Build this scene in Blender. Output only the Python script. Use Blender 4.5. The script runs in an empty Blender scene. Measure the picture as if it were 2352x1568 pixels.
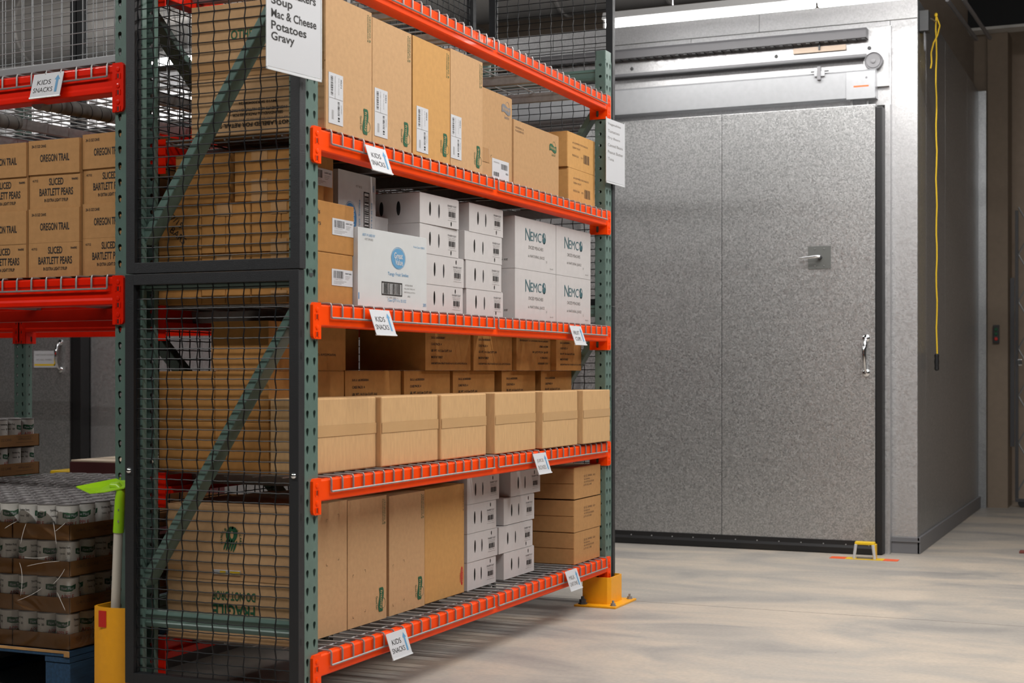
import bpy, bmesh, math, random
from mathutils import Vector, Matrix
from mathutils.geometry import tessellate_polygon
random.seed(7)
S = 0.0254          # the scene is measured in inches; everything is scaled to metres
R = math.radians
C = bpy.context.scene.collection
sc = bpy.context.scene

# ------------------------------------------------------------------ camera
cd = bpy.data.cameras.new('camera'); cam = bpy.data.objects.new('camera', cd); C.objects.link(cam)
YAW = 0.41109
fwd = Vector((math.cos(YAW), math.sin(YAW), 0)); rgt = Vector((math.sin(YAW), -math.cos(YAW), 0)); up = Vector((0, 0, 1))
m = Matrix((rgt, up, -fwd)).transposed().to_4x4(); m.translation = Vector((-143.88, -88.24, 40.4)) * S
cam.matrix_world = m
cd.sensor_width = 36; cd.lens = 3419.9 * 36 / 2352; cd.shift_y = 68 / 2352.0
cd.clip_start = 0.05; cd.clip_end = 100
cd.dof.use_dof = True; cd.dof.focus_distance = 215 * S; cd.dof.aperture_fstop = 5.0
sc.camera = cam

# ------------------------------------------------------------------ world and view
w = bpy.data.worlds.new('world'); sc.world = w; w.use_nodes = True
w.node_tree.nodes['Background'].inputs[0].default_value = (1.0, 0.97, 0.93, 1)
w.node_tree.nodes['Background'].inputs[1].default_value = 0.012
sc.view_settings.view_transform = 'Standard'; sc.view_settings.look = 'None'
sc.view_settings.gamma = 1.0; sc.view_settings.use_curve_mapping = False
sc.view_settings.exposure = 0.0

# strip light rows of the hall: (centre x, centre y, z, length, along 'x' or 'y', watts)
STRIPS = [
    (173, -21, 118.5, 96, 'y', 27, 'long strip light in front of the right hand cooler door'),
    (173, 180, 120.2, 96, 'y', 22, 'strip light before the cooler wall, seen through the near mesh panel'),
    (-78, -60, 150, 144, 'y', 92, 'strip light over the near aisle, right of the mesh end panel'),
    (-78, 110, 150, 144, 'y', 85, 'strip light over the near aisle, before the left hand rack'),
    (20, -95, 150, 144, 'y', 125, 'strip light over the near part of the aisle along the stocked rack'),
    (110, -100, 150, 144, 'y', 125, 'strip light over the open floor before the cooler'),
    (90, 150, 170, 96, 'y', 30, 'strip light high behind the left hand rack'),
]

# ------------------------------------------------------------------ materials
MATS = {}
def mat(name, col, rough=0.5, metal=0.0, noise=0.0, nscale=40, bump=0.0, bscale=200, spec=0.5, coat=0.0, streak=None, emis=0.0):
    if name in MATS: return MATS[name]
    M = bpy.data.materials.new(name); M.use_nodes = True; nt = M.node_tree; N = nt.nodes; L = nt.links
    b = N['Principled BSDF']; b.inputs['Base Color'].default_value = (*col, 1)
    b.inputs['Roughness'].default_value = rough; b.inputs['Metallic'].default_value = metal
    b.inputs['Specular IOR Level'].default_value = spec; b.inputs['Coat Weight'].default_value = coat
    if noise or bump:
        tc = N.new('ShaderNodeTexCoord')
        mp = N.new('ShaderNodeMapping'); L.new(tc.outputs['Object'], mp.inputs[0])
        if streak: mp.inputs['Scale'].default_value = streak
    if noise:
        n1 = N.new('ShaderNodeTexNoise'); n1.inputs['Scale'].default_value = nscale; n1.inputs['Detail'].default_value = 5
        L.new(mp.outputs[0], n1.inputs[0])
        mr = N.new('ShaderNodeMapRange'); mr.inputs[1].default_value = 0.3; mr.inputs[2].default_value = 0.7
        mr.inputs[3].default_value = 1 - noise; mr.inputs[4].default_value = 1 + noise; L.new(n1.outputs[0], mr.inputs[0])
        mx = N.new('ShaderNodeMix'); mx.data_type = 'RGBA'; mx.blend_type = 'MULTIPLY'; mx.inputs[0].default_value = 1
        mx.inputs[6].default_value = (*col, 1); L.new(mr.outputs[0], mx.inputs[7]); L.new(mx.outputs[2], b.inputs['Base Color'])
    if bump:
        n2 = N.new('ShaderNodeTexNoise'); n2.inputs['Scale'].default_value = bscale; n2.inputs['Detail'].default_value = 3
        L.new(mp.outputs[0], n2.inputs[0])
        bp = N.new('ShaderNodeBump'); bp.inputs['Strength'].default_value = bump; bp.inputs['Distance'].default_value = 0.002
        L.new(n2.outputs[0], bp.inputs['Height']); L.new(bp.outputs[0], b.inputs['Normal'])
    if emis:
        b.inputs['Emission Color'].default_value = (*col, 1); b.inputs['Emission Strength'].default_value = emis
    MATS[name] = M; return M
KRAFT = mat('kraft', (0.475, 0.293, 0.150), 0.82, noise=0.06, nscale=60, bump=0.12, bscale=260, spec=0.25)
KRAFTY = mat('kraft_golden', (0.50, 0.275, 0.095), 0.82, noise=0.06, nscale=50, bump=0.12, bscale=260, spec=0.25)
KRAFTP = mat('kraft_pale', (0.54, 0.34, 0.165), 0.82, noise=0.07, nscale=30, bump=0.2, bscale=90, spec=0.25, streak=(3, 3, 0.6))
KRAFTM = mat('kraft_mid', (0.42, 0.25, 0.12), 0.82, noise=0.06, nscale=60, bump=0.12, bscale=260, spec=0.25)
KRAFTD = mat('kraft_brown', (0.37, 0.175, 0.048), 0.8, noise=0.08, nscale=40, bump=0.12, bscale=200, spec=0.3)
WHITEC = mat('white_carton', (0.49, 0.473, 0.47), 0.6, noise=0.03, nscale=30, bump=0.05, bscale=200, spec=0.3)
WHITEG = mat('white_carton_smooth', (0.53, 0.545, 0.55), 0.5, noise=0.02, nscale=20, spec=0.4)
INK = mat('black_ink', (0.012, 0.010, 0.009), 0.7)
INKG = mat('grey_ink', (0.16, 0.15, 0.14), 0.7)
INKF = mat('faded_ink', (0.14, 0.085, 0.045), 0.8)
GREENINK = mat('green_ink', (0.008, 0.085, 0.035), 0.7)
REDINK = mat('red_ink', (0.45, 0.015, 0.01), 0.7)
BLUEINK = mat('blue_ink', (0.095, 0.27, 0.46), 0.6)
DBLUE = mat('deep_blue_ink', (0.05, 0.19, 0.40), 0.6)
TEAL = mat('teal_ink', (0.035, 0.105, 0.125), 0.6)
PAPER = mat('label_paper', (0.53, 0.54, 0.565), 0.45, spec=0.4)
TAPE = mat('packing_tape', (0.42, 0.24, 0.11), 0.22, spec=0.6, bump=0.4, bscale=25)
ORANGE = mat('orange_paint', (0.90, 0.062, 0.001), 0.42, noise=0.04, nscale=15, bump=0.05, bscale=30, spec=0.12, coat=0.06)
RED = mat('red_paint', (0.66, 0.012, 0.001), 0.38, noise=0.05, nscale=15, bump=0.05, bscale=30, spec=0.15, coat=0.12)
GREEN = mat('green_paint', (0.098, 0.160, 0.138), 0.38, noise=0.08, nscale=25, bump=0.06, bscale=60, spec=0.5)
BLACKP = mat('black_powder_coat', (0.013, 0.0145, 0.017), 0.45, bump=0.5, bscale=500, spec=0.5)
WIREB = mat('black_wire', (0.008, 0.009, 0.011), 0.38, spec=0.35)
ZINC = mat('zinc_wire', (0.30, 0.30, 0.30), 0.42, metal=0.5, noise=0.1, nscale=60)
ALU = mat('aluminium', (0.40, 0.41, 0.43), 0.38, metal=0.55, noise=0.04, nscale=30)
CHROME = mat('chrome', (0.75, 0.76, 0.78), 0.1, metal=1.0)
GREYM = mat('grey_enamel', (0.15, 0.15, 0.16), 0.5)
GREYD = mat('dark_grey_metal', (0.05, 0.052, 0.055), 0.5)
RUBBER = mat('black_rubber', (0.009, 0.009, 0.010), 0.45)
YELLOW = mat('yellow_paint', (0.82, 0.36, 0.006), 0.38, noise=0.03, nscale=40, bump=0.2, bscale=120)
YELLOWB = mat('bright_yellow', (0.80, 0.52, 0.01), 0.4)
REDSTK = mat('red_sticker', (0.50, 0.012, 0.008), 0.45)
ORSTK = mat('orange_tape', (0.80, 0.10, 0.015), 0.5)
LIME = mat('lime_paint', (0.32, 0.62, 0.012), 0.3, coat=0.3)
BEIGEP = mat('ivory_handle', (0.58, 0.54, 0.47), 0.45)
CANW = mat('can_label', (0.66, 0.65, 0.62), 0.35)
CANLID = mat('can_lid', (0.20, 0.19, 0.19), 0.42, metal=0.4, noise=0.15, nscale=30)
TRAYC = mat('tray_card', (0.34, 0.165, 0.055), 0.8, noise=0.03, nscale=40)
BLUEW = mat('blue_wood', (0.012, 0.05, 0.11), 0.7, noise=0.3, nscale=12, streak=(1, 8, 8))
WOODY = mat('worn_wood', (0.42, 0.23, 0.08), 0.8, noise=0.25, nscale=12)
MAROON = mat('maroon_card', (0.06, 0.008, 0.009), 0.6)
CREAM = mat('cream_card', (0.55, 0.45, 0.34), 0.7)
BEIGEW = mat('beige_wall', (0.38, 0.30, 0.235), 0.8, noise=0.05, nscale=20)
TAUPE = mat('taupe_column', (0.20, 0.155, 0.115), 0.8, noise=0.05, nscale=20)
GREYTUBE = mat('grey_wrap', (0.17, 0.16, 0.15), 0.7, noise=0.2, nscale=20, bump=0.4, bscale=25)
CEILM = mat('ceiling_dark', (0.014, 0.015, 0.017), 0.9)
JOIST = mat('joist_paint', (0.5, 0.49, 0.47), 0.6, noise=0.1, nscale=8)
DUCTM = mat('duct_metal', (0.52, 0.50, 0.48), 0.36, metal=0.35, noise=0.1, nscale=4)
TUBEL = mat('lamp_tube', (1.0, 0.99, 0.97), 0.4, emis=12.0)
LAMPB = mat('lamp_body', (0.55, 0.55, 0.55), 0.5)
CORD = mat('yellow_cord', (0.72, 0.47, 0.01), 0.6)

def steel_mat(name, c0, c1, rough, scale, metal=0.8):
    M = bpy.data.materials.new(name); M.use_nodes = True; nt = M.node_tree; N = nt.nodes; L = nt.links
    b = N['Principled BSDF']; b.inputs['Metallic'].default_value = metal
    tc = N.new('ShaderNodeTexCoord')
    v = N.new('ShaderNodeTexVoronoi'); v.inputs['Scale'].default_value = scale; L.new(tc.outputs['Object'], v.inputs[0])
    n = N.new('ShaderNodeTexNoise'); n.inputs['Scale'].default_value = scale * 1.3; n.inputs['Detail'].default_value = 3; L.new(tc.outputs['Object'], n.inputs[0])
    ad = N.new('ShaderNodeMath'); ad.operation = 'ADD'; sp = N.new('ShaderNodeSeparateColor'); L.new(v.outputs['Color'], sp.inputs[0])
    L.new(sp.outputs[0], ad.inputs[0]); L.new(n.outputs[0], ad.inputs[1])
    mu = N.new('ShaderNodeMath'); mu.operation = 'MULTIPLY'; mu.inputs[1].default_value = 0.5; L.new(ad.outputs[0], mu.inputs[0])
    cr = N.new('ShaderNodeValToRGB'); cr.color_ramp.elements[0].position = 0.25; cr.color_ramp.elements[1].position = 0.75
    cr.color_ramp.elements[0].color = (*c0, 1); cr.color_ramp.elements[1].color = (*c1, 1); L.new(mu.outputs[0], cr.inputs[0])
    L.new(cr.outputs[0], b.inputs['Base Color'])
    mr = N.new('ShaderNodeMapRange'); mr.inputs[3].default_value = rough - 0.08; mr.inputs[4].default_value = rough + 0.10
    L.new(sp.outputs[1], mr.inputs[0]); L.new(mr.outputs[0], b.inputs['Roughness'])
    bp = N.new('ShaderNodeBump'); bp.inputs['Strength'].default_value = 0.35; bp.inputs['Distance'].default_value = 0.001
    L.new(mu.outputs[0], bp.inputs['Height']); L.new(bp.outputs[0], b.inputs['Normal'])
    MATS[name] = M; return M
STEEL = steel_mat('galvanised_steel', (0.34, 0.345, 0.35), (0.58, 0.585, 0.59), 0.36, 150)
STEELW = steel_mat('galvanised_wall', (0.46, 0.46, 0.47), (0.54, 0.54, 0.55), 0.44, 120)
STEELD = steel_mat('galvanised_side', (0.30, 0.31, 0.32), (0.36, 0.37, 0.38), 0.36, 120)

def concrete():
    M = bpy.data.materials.new('polished_concrete'); M.use_nodes = True; nt = M.node_tree; N = nt.nodes; L = nt.links
    b = N['Principled BSDF']
    tc = N.new('ShaderNodeTexCoord')
    mp = N.new('ShaderNodeMapping'); L.new(tc.outputs['Object'], mp.inputs[0]); mp.inputs['Scale'].default_value = (1.7, 0.8, 1); mp.inputs['Rotation'].default_value = (0, 0, 0.5)
    n1 = N.new('ShaderNodeTexNoise'); n1.inputs['Scale'].default_value = 1.6; n1.inputs['Detail'].default_value = 9; n1.inputs['Roughness'].default_value = 0.62; n1.inputs['Distortion'].default_value = 0.6
    L.new(mp.outputs[0], n1.inputs[0])
    cr = N.new('ShaderNodeValToRGB'); e = cr.color_ramp.elements
    e[0].position = 0.30; e[0].color = (0.235, 0.225, 0.215, 1); e[1].position = 0.72; e[1].color = (0.50, 0.425, 0.345, 1)
    k = e.new(0.47); k.color = (0.345, 0.315, 0.28, 1); k = e.new(0.58); k.color = (0.42, 0.365, 0.305, 1)
    L.new(n1.outputs[0], cr.inputs[0])
    n2 = N.new('ShaderNodeTexNoise'); n2.inputs['Scale'].default_value = 60; n2.inputs['Detail'].default_value = 6; L.new(tc.outputs['Object'], n2.inputs[0])
    mr = N.new('ShaderNodeMapRange'); mr.inputs[1].default_value = 0.3; mr.inputs[2].default_value = 0.7; mr.inputs[3].default_value = 0.93; mr.inputs[4].default_value = 1.06; L.new(n2.outputs[0], mr.inputs[0])
    mx = N.new('ShaderNodeMix'); mx.data_type = 'RGBA'; mx.blend_type = 'MULTIPLY'; mx.inputs[0].default_value = 1
    L.new(cr.outputs[0], mx.inputs[6]); L.new(mr.outputs[0], mx.inputs[7])
    v = N.new('ShaderNodeTexVoronoi'); v.inputs['Scale'].default_value = 5; L.new(tc.outputs['Object'], v.inputs[0])
    lt = N.new('ShaderNodeMath'); lt.operation = 'LESS_THAN'; lt.inputs[1].default_value = 0.022; L.new(v.outputs['Distance'], lt.inputs[0])
    mx2 = N.new('ShaderNodeMix'); mx2.data_type = 'RGBA'; mx2.inputs[7].default_value = (0.12, 0.10, 0.08, 1)
    ml = N.new('ShaderNodeMath'); ml.operation = 'MULTIPLY'; ml.inputs[1].default_value = 0.7; L.new(lt.outputs[0], ml.inputs[0])
    L.new(ml.outputs[0], mx2.inputs[0]); L.new(mx.outputs[2], mx2.inputs[6]); L.new(mx2.outputs[2], b.inputs['Base Color'])
    r = N.new('ShaderNodeMapRange'); r.inputs[3].default_value = 0.42; r.inputs[4].default_value = 0.62; L.new(n1.outputs[0], r.inputs[0]); L.new(r.outputs[0], b.inputs['Roughness'])
    bp = N.new('ShaderNodeBump'); bp.inputs['Strength'].default_value = 0.08; bp.inputs['Distance'].default_value = 0.003; L.new(n2.outputs[0], bp.inputs['Height']); L.new(bp.outputs[0], b.inputs['Normal'])
    return M
CONC = concrete()

def film_mat():
    M = bpy.data.materials.new('stretch_film'); M.use_nodes = True; nt = M.node_tree; N = nt.nodes; L = nt.links
    N.remove(N['Principled BSDF']); out = N['Material Output']
    t = N.new('ShaderNodeBsdfTransparent'); t.inputs[0].default_value = (0.97, 0.97, 0.97, 1)
    g = N.new('ShaderNodeBsdfGlossy'); g.inputs['Roughness'].default_value = 0.12; g.inputs[0].default_value = (0.9, 0.9, 0.9, 1)
    tc = N.new('ShaderNodeTexCoord'); mp = N.new('ShaderNodeMapping'); mp.inputs['Scale'].default_value = (1, 1, 1.4); L.new(tc.outputs['Object'], mp.inputs[0])
    n = N.new('ShaderNodeTexNoise'); n.inputs['Scale'].default_value = 7; n.inputs['Detail'].default_value = 2; n.inputs['Distortion'].default_value = 1.0; L.new(mp.outputs[0], n.inputs[0])
    bp = N.new('ShaderNodeBump'); bp.inputs['Strength'].default_value = 1.0; bp.inputs['Distance'].default_value = 0.006; L.new(n.outputs[0], bp.inputs['Height']); L.new(bp.outputs[0], g.inputs['Normal'])
    fr = N.new('ShaderNodeFresnel'); fr.inputs[0].default_value = 1.25; L.new(bp.outputs[0], fr.inputs['Normal'])
    ad = N.new('ShaderNodeMath'); ad.operation = 'ADD'; ad.inputs[1].default_value = 0.02; L.new(fr.outputs[0], ad.inputs[0])
    mx = N.new('ShaderNodeMixShader'); L.new(ad.outputs[0], mx.inputs[0]); L.new(t.outputs[0], mx.inputs[1]); L.new(g.outputs[0], mx.inputs[2])
    L.new(mx.outputs[0], out.inputs[0]); return M
FILM = film_mat()
FILMW = mat('film_crease', (0.72, 0.70, 0.66), 0.25)

# ------------------------------------------------------------------ geometry helpers
TXT = {}
def text_geo(s, bold=False):
    k = (s, bold)
    if k not in TXT:
        cu = bpy.data.curves.new('t', 'FONT'); cu.body = s; cu.resolution_u = 3; cu.fill_mode = 'FRONT'
        if bold: cu.offset = 0.02
        o = bpy.data.objects.new('t', cu); C.objects.link(o)
        bpy.context.view_layer.update()
        me = bpy.data.meshes.new_from_object(o.evaluated_get(bpy.context.evaluated_depsgraph_get()))
        vs = [(v.co.x, v.co.y) for v in me.vertices]; fs = [tuple(p.vertices) for p in me.polygons]
        bpy.data.objects.remove(o); bpy.data.curves.remove(cu); bpy.data.meshes.remove(me)
        xs = [v[0] for v in vs] or [0, 1]; ys = [v[1] for v in vs] or [0, 1]
        TXT[k] = (vs, fs, min(xs), max(xs), min(ys), max(ys))
    return TXT[k]

class Fr:                                   # a flat frame: origin, u axis, v axis; n points out of the surface
    def __init__(s, o, u, v): s.o = Vector(o); s.u = Vector(u).normalized(); s.v = Vector(v).normalized(); s.n = s.u.cross(s.v)
    def p(s, a, b, c=0): return s.o + s.u * a + s.v * b + s.n * c
OFF = 0.03
class MB:
    def __init__(s): s.v = []; s.f = []; s.m = []; s.mats = []; s.M = None
    def mi(s, mt):
        if mt not in s.mats: s.mats.append(mt)
        return s.mats.index(mt)
    def add(s, vs, fs, mt):
        b = len(s.v); i = s.mi(mt)
        s.v += [Vector(q) for q in vs]; s.f += [tuple(b + k for k in f) for f in fs]; s.m += [i] * len(fs); return s
    def box(s, x0, x1, y0, y1, z0, z1, mt, ch=0.0):
        if ch:
            bm = bmesh.new(); bmesh.ops.create_cube(bm, size=1)
            for q in bm.verts: q.co = Vector(((x0 + x1) / 2 + q.co.x * (x1 - x0), (y0 + y1) / 2 + q.co.y * (y1 - y0), (z0 + z1) / 2 + q.co.z * (z1 - z0)))
            bmesh.ops.bevel(bm, geom=list(bm.edges), offset=ch, segments=2, profile=0.6, affect='EDGES')
            bm.verts.index_update(); s.add([q.co.copy() for q in bm.verts], [tuple(k.index for k in f.verts) for f in bm.faces], mt); bm.free(); return s
        return s.add([(x0, y0, z0), (x1, y0, z0), (x1, y1, z0), (x0, y1, z0), (x0, y0, z1), (x1, y0, z1), (x1, y1, z1), (x0, y1, z1)],
                     [(0, 3, 2, 1), (4, 5, 6, 7), (0, 1, 5, 4), (1, 2, 6, 5), (2, 3, 7, 6), (3, 0, 4, 7)], mt)
    def prism(s, prof, axis, a0, a1, mt):   # profile of 2-D points in the two other axes, extruded along axis
        def P(q, a): return (a, q[0], q[1]) if axis == 'x' else ((q[0], a, q[1]) if axis == 'y' else (q[0], q[1], a))
        n = len(prof); vs = [P(q, a0) for q in prof] + [P(q, a1) for q in prof]
        fs = [(i, (i + 1) % n, n + (i + 1) % n, n + i) for i in range(n)] + [tuple(range(n))[::-1], tuple(range(n, 2 * n))]
        return s.add(vs, fs, mt)
    def tube(s, pts, r, mt, n=6, cap=True):
        pts = [Vector(q) for q in pts]; rings = []; t0 = None
        for i, q in enumerate(pts):
            t = (pts[min(i + 1, len(pts) - 1)] - pts[max(i - 1, 0)]).normalized()
            if t0 is None:
                a = t.orthogonal().normalized()
            else:
                a = (a - t * a.dot(t)).normalized()
            t0 = t; bb = t.cross(a); rr = r[i] if isinstance(r, (list, tuple)) else r
            rings.append([q + (a * math.cos(2 * math.pi * k / n) + bb * math.sin(2 * math.pi * k / n)) * rr for k in range(n)])
        vs = [q for rg in rings for q in rg]; fs = []
        for i in range(len(pts) - 1):
            for k in range(n): fs.append((i * n + k, i * n + (k + 1) % n, (i + 1) * n + (k + 1) % n, (i + 1) * n + k))
        if cap: fs += [tuple(range(n))[::-1], tuple(range(len(vs) - n, len(vs)))]
        return s.add(vs, fs, mt)
    def cyl(s, p0, p1, r, mt, n=16, r2=None): return s.tube([p0, p1], [r, r if r2 is None else r2], mt, n)
    def lathe(s, prof, c, mt, n=20, axis='z'):
        vs = []; fs = []
        for (r, h) in prof:
            for k in range(n):
                a = 2 * math.pi * k / n; x, y = r * math.cos(a), r * math.sin(a)
                vs.append((c[0] + x, c[1] + y, c[2] + h) if axis == 'z' else ((c[0] + h, c[1] + x, c[2] + y) if axis == 'x' else (c[0] + x, c[1] + h, c[2] + y)))
        for i in range(len(prof) - 1):
            for k in range(n): fs.append((i * n + k, i * n + (k + 1) % n, (i + 1) * n + (k + 1) % n, (i + 1) * n + k))
        fs += [tuple(range(n))[::-1], tuple(range(len(vs) - n, len(vs)))]
        return s.add(vs, fs, mt)
    # flat printing on a frame
    def rect(s, fr, a0, b0, a1, b1, mt, off=OFF): return s.add([fr.p(a0, b0, off), fr.p(a1, b0, off), fr.p(a1, b1, off), fr.p(a0, b1, off)], [(0, 1, 2, 3)], mt)
    def ell(s, fr, a, b, ra, rb, mt, off=OFF, n=28, rot=0):
        c, d = math.cos(R(rot)), math.sin(R(rot)); vs = []
        for k in range(n):
            x, y = ra * math.cos(2 * math.pi * k / n), rb * math.sin(2 * math.pi * k / n); vs.append(fr.p(a + x * c - y * d, b + x * d + y * c, off))
        return s.add(vs, [tuple(range(n))], mt)
    def ring(s, fr, a, b, ra, rb, wd, mt, off=OFF, n=32):
        vs = []
        for k in range(n):
            c, d = math.cos(2 * math.pi * k / n), math.sin(2 * math.pi * k / n)
            vs += [fr.p(a + ra * c, b + rb * d, off), fr.p(a + (ra + wd) * c, b + (rb + wd) * d, off)]
        return s.add(vs, [(2 * k, 2 * k + 1, (2 * k + 3) % (2 * n), (2 * k + 2) % (2 * n)) for k in range(n)], mt)
    def poly(s, fr, pts, mt, off=OFF): return s.add([fr.p(a, b, off) for a, b in pts], [tuple(range(len(pts)))], mt)
    def text(s, fr, t, a, b, h, mt, w=None, rot=0, al='C', off=OFF, bold=False, ch=None):
        # h = height of the text's box, w = its width; (a, b) = centre ('C') or left-middle ('L')
        vs, fs, x0, x1, y0, y1 = text_geo(t, bold)
        sy = h / max(y1 - y0, 1e-6); sx = sy if w is None else w / max(x1 - x0, 1e-6)
        c, d = math.cos(R(rot)), math.sin(R(rot)); out = []
        for (x, y) in vs:
            X = (x - (x0 + x1) / 2) * sx if al == 'C' else (x - x0) * sx; Y = (y - (y0 + y1) / 2) * sy
            out.append(fr.p(a + X * c - Y * d, b + X * d + Y * c, off))
        return s.add(out, fs, mt)
    def bars(s, fr, a0, b0, a1, b1, mt, seed=1, vert=False, n=26, off=OFF):
        rr = random.Random(seed); x = 0.0; L = (b1 - b0) if vert else (a1 - a0); u = L / (n * 1.9)
        while x < L - u:
            wd = u * rr.choice([0.8, 0.8, 1.6, 2.2]); wd = min(wd, L - x)
            if vert: s.rect(fr, a0, b0 + x, a1, b0 + x + wd, mt, off)
            else: s.rect(fr, a0 + x, b0, a0 + x + wd, b1, mt, off)
            x += wd + u * rr.choice([0.8, 1.0, 1.7])
        return s
    def bend(s, fn):
        s.v = [fn(q) for q in s.v]; return s
    def build(s, name, parent=None, origin=(0, 0, 0), smooth=False, rot=0, mods=None):
        me = bpy.data.meshes.new(name); me.from_pydata([tuple(q * S) for q in s.v], [], s.f)
        for mt in s.mats: me.materials.append(mt)
        me.polygons.foreach_set('material_index', s.m)
        if smooth: me.polygons.foreach_set('use_smooth', [True] * len(s.f))
        me.update(); o = bpy.data.objects.new(name, me); C.objects.link(o)
        if parent: o.parent = parent
        o.location = Vector(origin) * S; o.rotation_euler = (0, 0, R(rot))
        for md in (mods or []):
            if md[0] == 'bevel':
                q = o.modifiers.new('bevel', 'BEVEL'); q.width = md[1] * S; q.segments = 2; q.limit_method = 'ANGLE'; q.angle_limit = R(40)
            if md[0] == 'solid':
                q = o.modifiers.new('solid', 'SOLIDIFY'); q.thickness = md[1] * S; q.offset = md[2] if len(md) > 2 else -1
        if smooth:
            try: me.set_sharp_from_angle(angle=R(35))
            except Exception: pass
        return o
def tag(o, label, cat, group=None):
    o['label'] = label; o['category'] = cat
    if group: o['group'] = group
    return o
def thing(name, label, cat, loc=(0, 0, 0), rot=0, group=None):
    o = bpy.data.objects.new(name, None); C.objects.link(o); o.empty_display_size = 0.05
    o.location = Vector(loc) * S; o.rotation_euler = (0, 0, R(rot)); return tag(o, label, cat, group)
def struct(o): o['kind'] = 'structure'; return o
def dup(root, loc=None, rot=None, label=None, group=None):
    def cp(o, par):
        c = o.copy(); C.objects.link(c)
        if par is not None: c.parent = par
        for ch in [q for q in allkids.get(o.name, [])]: cp(ch, c)
        return c
    allkids = {}
    for q in list(C.objects):
        if q.parent: allkids.setdefault(q.parent.name, []).append(q)
    r = cp(root, None)
    if loc is not None: r.location = Vector(loc) * S
    if rot is not None: r.rotation_euler = (0, 0, R(rot))
    if label: r['label'] = label
    if group: r['group'] = group
    return r

# ------------------------------------------------------------------ the setting
FLOORZ = 0.0
struct(MB().box(-420, 420, -330, 460, -6, 0, CONC).build('floor'))
struct(MB().box(-420, 420, -330, 460, 200, 206, CEILM).build('ceiling'))
WALLG = mat('hall_wall', (0.12, 0.12, 0.12), 0.9, noise=0.04, nscale=3)
struct(MB().box(-426, -420, -336, 466, -6, 206, WALLG).build('wall_near'))
struct(MB().box(-420, 420, -336, -330, -6, 206, WALLG).build('wall_right'))
struct(MB().box(-420, 420, 460, 466, -6, 206, WALLG).build('wall_left'))
struct(MB().box(345, 351, -330, 460, 0, 200, BEIGEW).build('wall_far'))
# a saw cut joint in the slab
struct(MB().box(104.5, 104.64, -330, 15, 0.001, 0.02, mat('joint_filler', (0.26, 0.235, 0.21), 0.9)).build('trim_1'))

# cooler: insulated panel room
CX = 194.0
b = MB()
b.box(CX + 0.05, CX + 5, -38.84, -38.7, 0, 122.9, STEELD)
for (y0, y1, z0, z1) in [(-38.8, -32.9, 0, 118.5), (-3.1, 48, 118.6, 122.9), (-38.8, -3.2, 118.6, 122.9)]:
    b.box(CX, CX + 5, y0, y1, z0, z1, STEELW, 0.06)
for k in range(9):
    b.box(CX + 0.02, CX + 5, -32.8 + k * 46, -32.8 + (k + 1) * 46 - 0.1, 0, 118.5, STEELW, 0.06)
b.box(CX, CX + 5, 48.1, 381, 118.6, 122.9, STEELW, 0.06)
struct(b.build('wall_cooler_front'))
b = MB()
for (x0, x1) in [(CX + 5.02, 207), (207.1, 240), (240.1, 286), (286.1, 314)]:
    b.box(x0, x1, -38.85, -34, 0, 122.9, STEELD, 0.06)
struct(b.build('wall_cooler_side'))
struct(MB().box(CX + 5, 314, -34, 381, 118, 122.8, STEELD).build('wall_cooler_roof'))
b = MB(); b.box(CX - 0.6, CX, -39.4, -33.3, 0, 3.6, GREYM, 0.1).box(CX - 0.6, 314, -39.5, -38.85, 0, 3.6, GREYM, 0.1)
b.box(CX - 0.9, CX - 0.6, -39.6, -33.3, 2.6, 2.9, GREYM); struct(b.build('baseboard_cooler'))

def cooler_door(name, y0, y1, cover_l, track_l):
    # sliding insulated door: right edge y0, left edge y1
    root = struct(bpy.data.objects.new(name, None)); C.objects.link(root); root.location = Vector((187.5, y0, 0)) * S
    W = y1 - y0; mid = W / 2
    b = MB(); b.box(0, 4.4, 0, mid - 0.06, 2.9, 99, STEEL, 0.08).box(0, 4.4, mid + 0.06, W, 2.9, 99, STEEL, 0.08).box(0.3, 4.2, 0.3, W - 0.3, 3.2, 98.7, GREYD)
    b.build('door_panel', root)
    b = MB(); b.prism([(-0.25, 0.15), (0.35, 0.15), (0.35, 3.0), (-0.25, 3.0), (-0.25, 2.0), (-0.5, 1.4)], 'y', 0, W, RUBBER)
    b.build('bottom_seal', root)
    b = MB()
    k = 1.3
    while k < W: b.lathe([(0.16, 0), (0.16, -0.08), (0.1, -0.14)], (-0.27, k, 2.1), ZINC, 8, 'x'); k += 5.0
    b.build('seal_screw', root)['kind'] = 'stuff'
    MB().box(0.35, 5.0, -1.5, -0.02, 0.2, 98.5, RUBBER, 0.2).build('side_gasket', root)
    MB().box(3.6, 6.4, -2.6, -1.5, 0, 99.5, STEELW, 0.08).build('jamb_trim', root)
    return root
d1 = cooler_door('door_1', -30.7, 38.5, 0, 0)
# casing, track and running gear of the first door (children of the door, local origin 187.5,-30.7,0)
MB().box(4.9, 6.5, -2.6, 150, 99.5, 117.1, STEELW, 0.06).build('track_backing', d1)
b = MB(); b.prism([(1.6, 101), (1.4, 106.6), (2.0, 107.1), (4.9, 107.1), (4.9, 100.8), (2.4, 100.8)], 'y', 0.2, 150, ALU)
b.build('track_housing', d1)
b = MB(); b.box(1.2, 1.55, 0.25, 6.5, 100.6, 106.6, ALU, 0.05)
fr = Fr((1.2, 6.5, 100.6), (0, -1, 0), (0, 0, 1)); b.rect(fr, 1.6, 2.6, 4.9, 2.95, ORSTK, 0.02); b.ell(fr, 4.4, 4.6, 0.25, 0.25, GREYM, 0.02)
b.build('end_cover', d1)
b = MB(); b.prism([(2.0, 114.3), (1.7, 115.9), (2.2, 116.5), (4.9, 116.5), (4.9, 114.3)], 'y', 2.3, 150, GREYM)
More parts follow.
